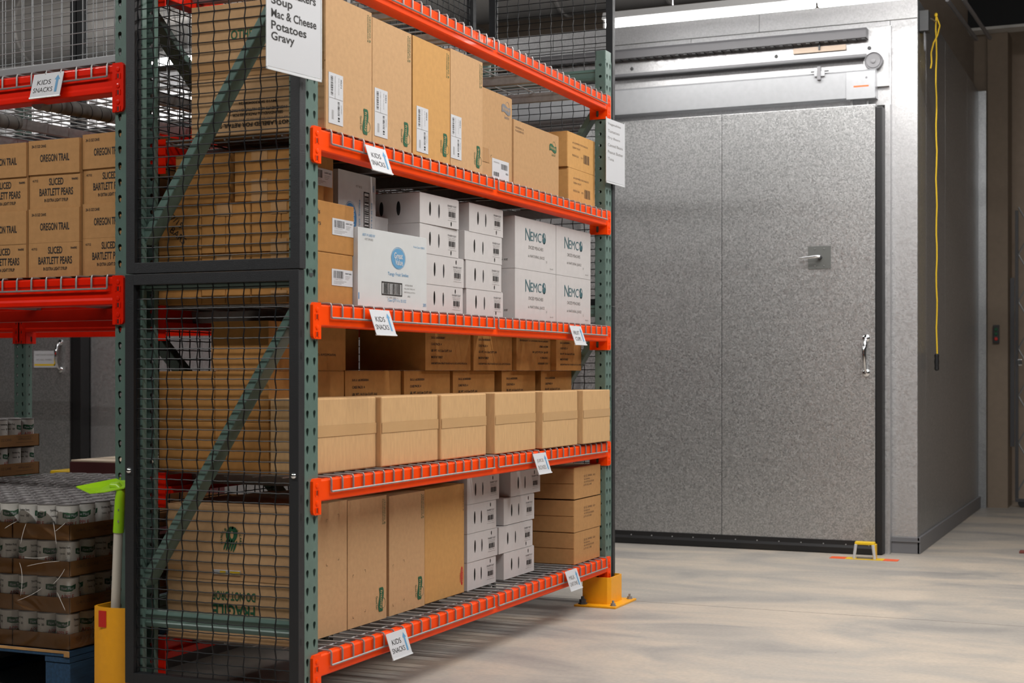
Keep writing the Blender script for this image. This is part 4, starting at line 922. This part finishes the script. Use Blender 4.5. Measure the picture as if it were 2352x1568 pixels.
carton(38.7, 4.4, Z5, 12.6, 17.6, 15.8, KRAFTY, 'golden tall carton with small red mark beside the white slotted cartons, bottom shelf', front=c4, group=GS)
b = MB(); b.prism([(0, 0), (0.35, 0.3), (0.35, 1.2), (0, 1.0)], 'y', 0, 0.05, PAPER)
b = MB(); b.box(-0.35, -0.14, 0, 3.9, 0, 0.5, PAPER, 0.05).box(-0.38, -0.35, 0, 1.4, 0.05, 0.42, YELLOWB).box(-0.38, -0.35, 2.0, 2.8, 0.05, 0.42, YELLOWB)
tag(b.build('snack_wrapper', origin=(4.4, 11.2, Z5 + 8.0)), 'white and yellow snack wrapper poking out of the carton marked fragile', 'wrapper')
GY5 = 'white yogurt cartons with handle slots, bottom shelf'
l5 = [(52.3, Z5, 10.5, 4.0), (52.3, 12.45, 10.7, 4.1), (52.3, 16.65, 10.3, 4.2), (52.3, 20.95, 11.4, 3.9)]
for k, (x, z, wd, h) in enumerate(l5): yog_box(x, 4.4, z, wd, h, 'white slotted carton on the bottom shelf, %s of the left stack' % nm[k], GY5, 't', rot=(0.8 if k == 0 else 0))
l5 = [(65.0, Z5, 12.0, 4.0, 't'), (63.2, 12.5, 13.2, 4.0, 'b'), (65.0, 16.7, 12.1, 4.05, 't'), (67.6, 20.9, 12.0, 3.8, 't')]
for k, (x, z, wd, h, nt) in enumerate(l5): yog_box(x, 4.2, z, wd, h, 'white slotted carton on the bottom shelf, %s of the right stack' % nm[k], GY5, nt)
def kf(b, F, w, h):
    b.text(F, '32 OZ. 30/0000   4/24', 7.2, h - 1.5, 0.32, INKF, 5.4); b.text(F, 'Tea Garden Bar', 5.9, h - 2.0, 0.3, INKF, 3.0); b.text(F, 'NO ARTIFICIAL FLAVORS', 7.0, h - 2.5, 0.3, INKF, 4.8); b.text(F, 'LOTS 30 CARE', 6.3, h - 3.0, 0.3, INKF, 3.8)
GK = 'brown cartons by the far post, bottom shelf'
KD = mat('kraft_deep', (0.40, 0.215, 0.085), 0.8, noise=0.06, nscale=50, bump=0.12, bscale=200, spec=0.25)
carton(86.1, 0.8, Z5, 12.3, 12.5, 5.2, KD, 'brown carton at the bottom of the stack of three by the far post, bottom shelf', front=kf, group=GK, flaps='L')
carton(86.1, 0.8, Z5 + 5.3, 12.75, 12.5, 5.3, KD, 'brown carton in the middle of the stack of three by the far post, bottom shelf', front=kf, group=GK, flaps='L')
carton(86.1, 0.8, Z5 + 10.8, 12.6, 12.5, 5.1, KD, 'brown carton on top of the stack of three by the far post, bottom shelf', front=kf, group=GK, flaps=('L', 'T'))

# ---- tags and signs
HOLD = mat('clear_holder', (0.62, 0.64, 0.66), 0.25, spec=0.6)
def shelf_tag(l1, l2, u, pos, label, rot=0, wd=5.1, ht=3.2, tilt=0.33, faint=False, one=False):
    t = thing('shelf_tag', label, 'shelf label', pos, rot, 'small shelf tags with blue arrows')
    v = (0, math.sin(tilt), math.cos(tilt)); fr = Fr((0, 0, 0), (1, 0, 0), v)
    b = MB(); b.add([fr.p(a, c, e) for a, c, e in ((0, 0, 0), (wd, 0, 0), (wd, ht, 0), (0, ht, 0), (0, 0, 0.06), (wd, 0, 0.06), (wd, ht, 0.06), (0, ht, 0.06))], [(0, 3, 2, 1), (4, 5, 6, 7), (0, 1, 5, 4), (1, 2, 6, 5), (2, 3, 7, 6), (3, 0, 4, 7)], PAPER)
    ink = INKG if faint else INK
    b.text(fr, l1, wd * 0.40, ht * 0.62, ht * 0.2, ink, min(wd * 0.5, len(l1) * 0.58), off=0.08); b.text(fr, l2, wd * 0.40, ht * 0.30, ht * 0.2, ink, min(wd * 0.64, len(l2) * 0.58), off=0.08)
    b.poly(fr, [(wd * .79, ht * .16), (wd * .87, ht * .16), (wd * .87, ht * .68), (wd * .92, ht * .68), (wd * .83, ht * .88), (wd * .74, ht * .68), (wd * .79, ht * .68)], BLUEINK, 0.08)
    b.build('tag_card', t)
    b = MB(); b.add([fr.p(a, c, e) for a, c, e in ((-0.05, -0.12, -0.05), (wd + 0.05, -0.12, -0.05), (wd + 0.05, 0.05, -0.05), (-0.05, 0.05, -0.05), (-0.05, -0.12, 0.13), (wd + 0.05, -0.12, 0.13), (wd + 0.05, 0.05, 0.13), (-0.05, 0.05, 0.13))], [(0, 3, 2, 1), (4, 5, 6, 7), (0, 1, 5, 4), (1, 2, 6, 5), (2, 3, 7, 6), (3, 0, 4, 7)], HOLD)
    b.build('tag_holder', t)
shelf_tag('KIDS', 'SNACKS', 0, (12.4, -1.9, 64.5), 'small kids snacks tag hanging on the second orange beam, below the snack cartons')
shelf_tag('KIDS', 'SNACKS', 0, (13.4, -1.9, 44.8), 'small kids snacks tag hanging on the third orange beam, below the big white carton')
shelf_tag('KIDS', 'SNACKS', 0, (17.6, -1.9, 5.0), 'small kids snacks tag hanging on the lowest orange beam, above the floor')
shelf_tag('FRUIT', 'CUPS', 0, (79.6, -1.9, 44.7), 'small fruit cups tag hanging near the far end of the third beam')
shelf_tag('JUICE', 'BOXES', 0, (64.3, -1.9, 24.8), 'small juice boxes tag hanging on the fourth orange beam', faint=True)
shelf_tag('MILK', 'CARTONS', 0, (77.6, -1.9, 5.3), 'small faint tag hanging near the far end of the lowest beam', faint=True)
q = L2W(86.0, -1.35, 74.75)
shelf_tag('KIDS', 'SNACKS', 0, tuple(q), 'kids snacks tag on the red upper beam at the left edge', rot=LA, wd=5.1, ht=3.2, tilt=0.25)
def big_sign(lines, x, y, z, wd, ht, rot, label, ink):
    t = thing('hanging_sign', label, 'sign', (x, y, z), rot)
    b = MB(); b.box(0, wd, 0, 0.05, 0, ht, PAPER); fr = Fr((0, 0, 0), (1, 0, 0), (0, 0, 1))
    for (s, zz, hh, ww) in lines: b.text(fr, s, 0.55, zz, hh, ink, ww, al='L', off=0.015, bold=ink is INK)
    b.build('sign_paper', t)
    b = MB(); b.box(-0.2, wd + 0.2, -0.03, 0.09, -0.35, -0.05, HOLD, 0.02).box(-0.2, -0.03, -0.03, 0.09, -0.35, ht + 0.2, HOLD, 0.02).box(wd + 0.03, wd + 0.2, -0.03, 0.09, -0.35, ht + 0.2, HOLD, 0.02)
    b.build('sign_sleeve', t)
ZB = 73.2
big_sign([('Meal Makers', 8.45, 0.95, 7.4), ('Soup', 7.15, 1.2, 3.45), ('Mac & Cheese', 5.85, 0.95, 7.5), ('Potatoes', 4.55, 0.95, 5.8), ('Gravy', 3.25, 1.2, 3.8)], -7.8, -0.3, ZB, 8.8, 11, -9, 'large white sign listing soup, potatoes and gravy, hung on the near green post', INK)
big_sign([('Vegetables', 9.9, 0.5, 5.6), ('Tomatoes', 8.7, 0.5, 5.0), ('Dry Beans', 7.5, 0.5, 5.2), ('Canned Beans', 6.3, 0.5, 6.4), ('Peanut Butter', 5.1, 0.5, 6.5), ('Tuna', 3.9, 0.5, 2.5)], 97.6, -0.75, 73.2, 7.7, 10.8, -4, 'white sign with back-lit grey lettering hung on the far green post before the cooler door', INKG)  # grey ink paints the washed-out look of lettering lit from behind

# ---- post guards
def far_guard(x, zs, label):
    t = thing('post_guard', label, 'post guard', (x, 0, 0), 0, 'yellow post guards')
    b = MB(); b.prism([(-1.9, 3.5), (-1.9, -1.0), (-1.4, -1.6), (3.9, -1.6), (4.4, -1.0), (4.4, 3.5), (4.15, 3.5), (4.15, -0.9), (3.8, -1.35), (-1.3, -1.35), (-1.65, -0.9), (-1.65, 3.5)], 'z', 0.3, zs, YELLOW); b.build('guard_shell', t)
    MB().box(-4.2, 6.7, -3.4, 4.2, 0, 0.35, YELLOW, 0.08).build('base_plate', t)
    for (a, c) in ((-3.0, -2.5), (5.6, -2.5), (5.6, 3.2)):
        MB().lathe([(0.55, 0), (0.55, 0.12), (0.42, 0.13), (0.42, 0.45), (0.2, 0.46), (0.2, 0.9)], (a, c, 0.35), ZINC, 6).build('anchor_bolt', t)
    b = MB(); b.lathe([(0.8, 0), (0.8, 0.2), (0.6, 0.25), (0.6, 0.8), (0.3, 0.85), (0.3, 1.3)], (-3.1, 3.0, 0.36), GREYD, 6); b.build('anchor_bolt', t)
far_guard(99, 4.9, 'yellow bolted guard around the foot of the far green post, on the open floor')
far_guard(0, 2.6, 'yellow guard at the foot of the near green post, only a corner in view')
t = thing('post_guard', 'tall yellow guard with a red sticker in front of the left hand rack post', 'post guard', (0.2, 27.1, 0), 0)
b = MB(); outer = [(4.6, -2.9), (1.2, -2.9), (0.5, -2.65), (0.1, -1.8), (-0.12, -0.9), (-0.2, 0), (-0.12, 0.9), (0.1, 1.8), (0.5, 2.65), (1.2, 2.9), (4.6, 2.9)]; inner = [(a + (0.24 if abs(c) < 2.85 else 0), c * 0.92) for a, c in outer][::-1]
n = len(outer); ring = outer + inner; m2 = len(ring)
vs = [(a, c, 0.3) for a, c in ring] + [(a, c, 12.1) for a, c in ring]
fs = [(i, (i + 1) % m2, m2 + (i + 1) % m2, m2 + i) for i in range(m2)] + [(i, m2 - 1 - i, m2 - 2 - i, i + 1) for i in range(n - 1)] + [(m2 + i, m2 + i + 1, m2 + m2 - 2 - i, m2 + m2 - 1 - i) for i in range(n - 1)]
b.add(vs, fs, YELLOW); b.build('guard_shell', t, smooth=True)
MB().box(-1.5, 6.5, -4.2, 4.2, 0, 0.3, YELLOW, 0.06).build('base_plate', t)
b = MB(); b.box(-0.24, -0.1, 0.35, 1.45, 9.75, 11.7, REDSTK); b.build('red_sticker', t)

# lime hoe standing in the guard
t = thing('garden_hoe', 'lime green hoe head on a white handle, standing upright in the yellow guard', 'tool', (2.3, 28.2, 0.3))
MB().tube([(0, 0.0, 0.1), (-0.1, -0.3, 9), (-0.2, -0.9, 21.0)], [0.58, 0.58, 0.55], BEIGEP, 14).build('handle', t, smooth=True)
b = MB(); b.tube([(-0.2, -0.9, 20.6), (-0.22, -1.15, 24.6), (-0.1, -1.2, 25.6), (-0.1, -0.7, 26.2), (-0.1, 0.2, 26.2)], [0.66, 0.62, 0.58, 0.5, 0.42], LIME, 14)
b.build('ferrule', t, smooth=True)
b = MB(); P_ = [(-1.4, 4.5, 26.1), (3.2, -0.3, 27.3), (4.4, -2.6, 26.9), (-0.5, -2.0, 26.1), (-1.2, 0.4, 25.6), (-1.4, 2.4, 25.4)]
b.add([Vector(q) for q in P_] + [Vector(q) + Vector((0, 0, -0.14)) for q in P_], [(0, 1, 2, 3, 4, 5), (11, 10, 9, 8, 7, 6)] + [(i, (i + 6), ((i + 1) % 6) + 6, (i + 1) % 6) for i in range(6)], LIME)
b.build('blade', t)
for zz in (22.0, 23.4): MB().lathe([(0.16, 0), (0.1, 0.12)], (-0.2 - 0.6, -1.3, zz), CHROME, 8, 'x').build('rivet', t)

# door stop on the floor
t = thing('door_stop', 'yellow door stop bracket on a red and yellow floor plate before the cooler door', 'door stop', (180, -29.9, 0))
b = MB(); b.box(-1.6, 1.6, -4.0, 4.0, 0, 0.12, YELLOWB, 0.03); b.build('floor_plate', t)
for (a, c) in ((-7.0, -4.0), (4.0, 7.4)): MB().box(-1.6, 1.6, a, c, 0, 0.08, ORSTK).build('warning_stripe', t)
for sg in (-1, 1): MB().tube([(-1.0, sg * 2.2, 0.15), (-1.0, sg * 1.8, 3.2)], 0.32, PAPER, 8).build('bracket_leg', t)
b = MB(); b.box(-0.9, 0.9, -2.1, 2.1, 3.1, 3.75, YELLOWB, 0.2).box(-0.9, 0.9, -2.4, -1.7, 0.2, 3.3, YELLOWB, 0.1); b.box(-0.8, -0.5, -1.7, 1.7, 0.15, 0.5, GREYM); b.build('bracket', t)

# ---- left shelf: pear cartons
GP = 'canned pear cartons on the left hand rack'
def pear_top(b, F, w, h):
    b.text(F, '24-15 OZ CANS', 0.55, h - 0.75, 0.36, INK, 2.3, al='L', bold=True); b.text(F, 'OREGON TRAIL', w * 0.52, h * 0.47, 0.95, INK, 4.7, bold=True)
def pear_bot(b, F, w, h):
    b.text(F, '41712', 0.5, h - 0.75, 0.3, INK, 0.9, al='L', bold=True); b.text(F, '94490', w - 1.35, h - 0.75, 0.3, INK, 1.0, al='L', bold=True)
    b.text(F, 'SLICED', w * 0.53, h - 0.95, 0.9, INK, 2.3, bold=True); b.text(F, 'BARTLETT PEARS', w * 0.53, h - 2.25, 0.95, INK, 5.4, bold=True); b.text(F, 'IN EXTRA LIGHT SYRUP', w * 0.53, h - 3.3, 0.42, INK, 3.8, bold=True)
cols = [(36.25, 6.4, -95, 8.2, 0.35, 'beside the green post'), (44.55, 6.0, -90.5, 8.15, 0.0, 'in the middle column'), (52.85, 6.0, -92, 8.15, -0.15, 'in the left edge column'), (61.1, 6.5, -93, 8.15, 0.0, 'in the column beyond the left edge')]
ORDC = ['second', 'third']
rn = ['bottom', 'second from bottom', 'third from bottom', 'top']
for (yw, xw, rt, wd, dz, cl), cn in zip(cols[:3], ('behind the post', 'in the middle', 'at the left edge')):
    for k in range(4):
        carton(xw + (0.2 if k == 2 else 0), yw, 52.35 + k * 4.36 + dz * (0 if k == 0 else 1) + (0 if k else 0), wd, 12, 4.34 + (dz if k == 0 and dz > 0 else 0), KD,
               'pear carton reading %s, %s row %s' % ('trail' if k % 2 else 'sliced pears', rn[k], cl), rot=rt, front=pear_top if k % 2 else pear_bot, group=GP)
        for r_ in (1, 2):  # unseen rows added to keep light from above off the rear beams
            carton(xw + 12.4 * r_ + 0.3, yw + 0.2, 52.35 + k * 4.38, wd - 0.1, 12, 4.34, KD, 'plain unseen pear carton, %s row, %s column deep, %s' % (rn[k], ORDC[r_ - 1], cn), rot=-92, group=GP)

# ---- pallet of cans
RC = 1.43
ORD = ['first', 'second', 'third', 'fourth', 'fifth', 'sixth', 'seventh', 'eighth', 'ninth', 'tenth', 'eleventh', 'twelfth', 'thirteenth', 'fourteenth', 'fifteenth', 'sixteenth']
def can_proto():
    r = RC
    b = MB(); prof = [(r - 0.12, 0.05), (r, 0.0), (r + 0.03, 0.06), (r, 0.14), (r - 0.02, 0.18), (r - 0.02, 4.2), (r, 4.24)]
    b.lathe(prof, (0, 0, 0), CANW, 28)
    F = Fr((0, 0, 0), (1, 0, 0), (0, 0, 1)); p = MB(); rp = r
    OL = mat('can_olive', (0.30, 0.30, 0.05), 0.4); OL2 = mat('can_olive_pale', (0.52, 0.51, 0.32), 0.4)
    n = 28; wid = 2 * math.pi * r
    for k in range(n): p.rect(F, wid * k / n, 0.2, wid * (k + 1) / n, 0.42, OL, 0).rect(F, wid * k / n, 0.42, wid * (k + 1) / n, 0.72, OL2, 0)
    for base in (1.1, 5.8):
        pts = [(-1.05, 3.3), (-0.8, 3.45), (-0.2, 3.3), (0.4, 3.25), (0.95, 3.5), (1.1, 3.3), (0.9, 2.75), (0.35, 2.5), (-0.3, 2.6), (-0.85, 2.85), (-1.0, 2.6)]
        cells = [((-1.0, 2.75), (-0.5, 2.62), (-0.5, 3.4), (-1.0, 3.4)), ((-0.5, 2.62), (0, 2.55), (0, 3.3), (-0.5, 3.4)), ((0, 2.55), (0.5, 2.6), (0.5, 3.28), (0, 3.3)), ((0.5, 2.6), (1.05, 2.9), (1.1, 3.5), (0.5, 3.28))]
        for c in cells: p.poly(F, [(base + x, z) for x, z in c], GREENINK, 0.01)
        p.text(F, "Flow Maid", base, 2.98, 0.36, PAPER, 1.55, off=0.02); p.text(F, 'UNSWEETENED', base, 2.35, 0.12, INKG, 0.9, off=0.01); p.text(F, 'APPLE', base, 1.95, 0.5, REDINK, 1.65, off=0.01); p.text(F, 'JUICE', base, 1.55, 0.16, GREENINK, 0.7, off=0.01)
        for q in range(3): p.ell(F, base - 0.3 + 0.3 * q, 1.1, 0.2, 0.22, ORSTK, 0.012, 12)
        nb = base + 1.65
        p.text(F, 'Nutrition Facts', nb + 0.65, 3.55, 0.26, INK, 1.4, off=0.01, bold=True); p.rect(F, nb, 3.3, nb + 1.35, 3.36, INK, 0.01)
        p.text(F, 'Calories', nb + 0.35, 2.8, 0.2, INK, 0.7, off=0.01, bold=True); p.text(F, '50', nb + 1.15, 2.8, 0.3, INK, 0.35, off=0.01, bold=True)
        for q in range(9): p.rect(F, nb, 2.5 - 0.2 * q, nb + (1.3, 0.9, 1.1)[q % 3], 2.535 - 0.2 * q, INKG, 0.01)
    fx = lambda v: Vector(((rp - v.y * 0.6) * math.cos(v.x / r), (rp - v.y * 0.6) * math.sin(v.x / r), v.z))
    p.v = [fx(Vector((q.x, q.y, q.z))) for q in p.v]
    off = len(b.v); b.v += p.v; b.f += [tuple(i + off for i in f) for f in p.f]; b.m += [b.mi(p.mats[i]) for i in p.m]
    o = b.build('juice_can', smooth=True)
    l = MB(); l.lathe([(r, 4.22), (r + 0.04, 4.27), (r + 0.04, 4.36), (r - 0.02, 4.4), (r - 0.1, 4.38), (r - 0.14, 4.26), (r - 0.5, 4.27), (r - 0.55, 4.29), (0.1, 4.29)], (0, 0, 0), CANLID, 28); l.build('can_lid', o, smooth=True)
    return o
proto = can_proto(); plid = [q for q in C.objects if q.parent == proto][0]; usedp = [False]
def can(x, y, z, lab, grp, rz=None):
    rz = random.choice([10, 55, 130, 200, 250, 300, 340]) + random.uniform(-15, 15) if rz is None else rz
    if not usedp[0]: o = proto; usedp[0] = True
    else:
        o = proto.copy(); C.objects.link(o); l = plid.copy(); C.objects.link(l); l.parent = o
    o.location = Vector((x, y, z)) * S; o.rotation_euler = (0, 0, R(rz)); tag(o, lab, 'can', grp)
PY = 36.5; PX = 4.2; LP = 4.54; PZ = 5.6
def in_view(x, y, z, m=120):
    v = Vector((x, y, z)) - Vector((-143.88, -88.24, 40.4)); dz = v.dot(fwd); return -m < 1176 + 3419.9 * v.dot(rgt) / dz < 290
for k in range(4):
    z = PZ + k * LP + 0.1
    for i in range(16):
        for j in range(14):
            x, y = PX + 1.5 + 3 * i, PY + 1.5 + 3 * j
            vis = in_view(x, y, z) and (k == 3 or (i <= 1 and j < 6) or (j <= 1 and i < 8))
            if vis:
                lab = '%s layer juice can of the nearer pallet, %s row back, %s from the right side' % (('bottom', 'second', 'third', 'top')[k], ORD[i], ORD[j])
                can(x, y, z, lab, 'apple juice cans in the %s layer of the nearer pallet' % ('bottom', 'second', 'third', 'top')[k])
def tray_proto():
    b = MB(); W_, D_ = 12.0, 9.0; t_ = 0.12
    b.box(0, W_, 0, D_, 0, 0.09, TRAYC)
    pts = [(0, 1.55), (1.2, 1.95), (7.8, 1.95), (9, 1.55)]
    for x0 in (0, W_ - t_): b.prism([(0, 0), (9, 0), (9, 1.95), (0, 1.95)], 'x', x0, x0 + t_, TRAYC)
    for y0 in (0, D_ - t_): b.prism([(0, 0), (12, 0), (12, 1.95), (0, 1.95)], 'y', y0, y0 + t_, TRAYC)
    fr = Fr((0, 0, 0), (1, 0, 0), (0, 0, 1)); b.text(fr, '12-46 FL OZ CANS', 3.4, 1.2, 0.4, INKF, 4.2); b.text(fr, 'APPLE JUICE', 8.6, 1.2, 0.4, INKF, 3.0); b.rect(fr, 6.6, 0.7, 10.6, 0.75, INKF).rect(fr, 6.6, 1.6, 10.6, 1.65, INKF)
    return b.build('card_tray')
tp0 = tray_proto(); usedt = [False]
def tray(x, y, z, lab, grp):
    if not usedt[0]: o = tp0; usedt[0] = True
    else: o = tp0.copy(); C.objects.link(o)
    o.location = Vector((x, y, z)) * S; tag(o, lab, 'tray', grp)
lay = ('bottom', 'second', 'third', 'top')
for k in range(4):
    for i in range(4):
        for j in range(4):
            if k < 3 and i > 0 and j > 0 and not (i == 1 and j == 1): continue
            pos = 'at the near corner' if (i, j) == (0, 0) else ('%s along the front' % ('', 'second', 'third', 'fourth')[j] if i == 0 else ('%s back along the right side' % ('', 'second', 'third', 'fourth')[i] if j == 0 else 'inside, row %s, column %s' % (('one', 'two', 'three', 'four')[i], ('one', 'two', 'three', 'four')[j])))
            tray(PX + 12.03 * i, PY + 9.1 * j, PZ + k * LP, 'card tray on the nearer pallet, %s layer, %s' % (lay[k], pos), 'card trays of the nearer pallet')
# second pallet, six layers high
P2Y = 78.9; P2X = -0.7
for k in range(6):
    for i in range(2, 4): tray(P2X + 12.03 * i, P2Y + 0.1, PZ + k * LP, 'card tray on the taller rear can stack, %s layer, %s' % (('bottom', 'second', 'third', 'fourth', 'fifth', 'top')[k], ('left', 'right')[i - 2]), 'card trays of the taller rear stack')
    if k >= 4:
        for i in range(8, 16):
            for j in (0, 1): can(P2X + 1.5 + 3 * i, P2Y + 1.7 + 3 * j, PZ + k * LP + 0.1, '%s layer juice can of the taller stack, %s row back, %s column' % ('fifth' if k == 4 else 'top', ORD[i], ('right', 'second')[j]), 'cans of the taller rear stack, %s layer' % ('fifth' if k == 4 else 'top'), rz=None)
def pallet(x, y, lab):
    t = thing('wooden_pallet', lab, 'pallet', (x, y, 0))
    for k in range(7): 
        b = MB(); b.box(k * 7.1, k * 7.1 + 5.6, 0, 42.4, 4.8, 5.55, BLUEW, 0.08); b.build('deck_board', t)
    for yy in (0, 19, 38.5):
        b = MB(); b.box(0.1, 48.2, yy, yy + 3.9, 4.05, 4.75, BLUEW, 0.06); b.build('stringer_board', t)
        for xx in (0.2, 21.5, 43): 
            b = MB(); b.box(xx, xx + 5, yy, yy + 3.9, 0.75, 4.0, BLUEW, 0.1); b.build('pallet_block', t)
        b = MB(); b.box(0, 48.2, yy, yy + 3.9, 0.0, 0.7, BLUEW, 0.08); b.build('bottom_board', t)
    b = MB(); b.box(-0.06, 0.0, 0, 14, 5.2, 5.56, WOODY, 0.03).box(-0.07, 0.0, -0.07, 0.8, 4.8, 5.5, WOODY, 0.03); b.build('worn_edge', t)
pallet(PX - 0.4, PY - 0.3, 'worn blue wooden pallet under the nearer stack of canned juice')
pallet(P2X, P2Y + 0.1, 'blue wooden pallet under the taller rear stack of canned juice')
# stretch film round the near stack
fm = MB(); n = 40; rr = random.Random(5)
path = [(PX - 0.35, PY + 30 - i * (30 / 20)) for i in range(20)] + [(PX - 0.3, PY - 0.1), (PX - 0.05, PY - 0.35)] + [(PX + 1.5 * (i + 1), PY - 0.38) for i in range(18)]
nz = 14; vs = []; fs = []
for i, (a, c) in enumerate(path):
    for k in range(nz + 1):
        z = PZ + 0.1 + k * (4 * LP - 0.4) / nz; ph = (z - PZ) / LP; inn = 0.28 * (0.5 - 0.5 * math.cos(2 * math.pi * ph)) + 0.05 * rr.random()
        dx = inn if i < 21 else 0; dy = inn if i > 20 else 0
        vs.append((a + dx * 0.6, c + dy * 0.6, z))
for i in range(len(path) - 1):
    for k in range(nz): a = i * (nz + 1) + k; fs.append((a, a + nz + 1, a + nz + 2, a + 1))
fm.add(vs, fs, FILM); o = tag(fm.build('stretch_film', smooth=True), 'clear stretch film wrapped around the nearer pallet of cans', 'film')
b = MB()
for (p0, p1, p2) in (((-0.42, 2.2, 16.9), (-0.46, 1.9, 15.7), (-0.44, 1.7, 14.2)), ((-0.42, 0.2, 17.0), (-0.46, 1.2, 16.2), (-0.44, 1.9, 15.8)), ((-0.42, 6.5, 16.6), (-0.45, 6.9, 15.9), (-0.43, 7.4, 14.0)), ((-0.42, 3.0, 12.6), (-0.45, 4.6, 12.2), (-0.45, 6.8, 12.3)), ((-0.42, 1.2, 12.1), (-0.45, 3.8, 11.9), (-0.45, 6.4, 11.2)), ((-0.42, 7.6, 11.6), (-0.45, 6.8, 10.2), (-0.43, 7.4, 7.4)), ((-0.42, 0.4, 11.2), (-0.45, 1.0, 10.1), (-0.45, 2.2, 9.2)), ((-0.42, 1.6, 8.2), (-0.45, 1.0, 7.2), (-0.45, 0.3, 6.0)), ((-0.42, 10.0, 15.8), (-0.45, 9.2, 16.3), (-0.45, 8.0, 16.8)), ((-0.42, 4.0, 8.6), (-0.45, 5.4, 7.6), (-0.45, 7.9, 6.8))):
    P0, P1, P2 = Vector(p0), Vector(p1), Vector(p2); pts = []
    for i in range(9): t_ = i / 8; pts.append(P0 * (1 - t_) ** 2 + P1 * 2 * t_ * (1 - t_) + P2 * t_ ** 2)
    b.tube([(PX + q.x + 0.05, PY + q.y, PZ - 5.5 + q.z + 4.5) for q in pts], [0.01] + [0.035] * 7 + [0.01], FILMW, 4)
b.build('film_crease', o)['kind'] = 'stuff'

# things farther behind the cans
b = MB(); b.box(0, 22, 0, 26, 0, 20.3, MAROON, 0.1)
o = tag(b.build('lidded_crate', origin=(120, 108, 0)), 'dark maroon crate with a cream top standing behind the cans', 'crate')
MB().box(0.2, 21.8, 0.2, 25.8, 20.3, 20.7, CREAM, 0.1).build('crate_lid', o)
b = MB(); b.box(0, 8, 0, 6, 0, 17.9, YELLOWB, 0.3); tag(b.build('storage_tote', origin=(124, 137, 0)), 'small yellow tote behind the cans, left of the maroon crate', 'tote')
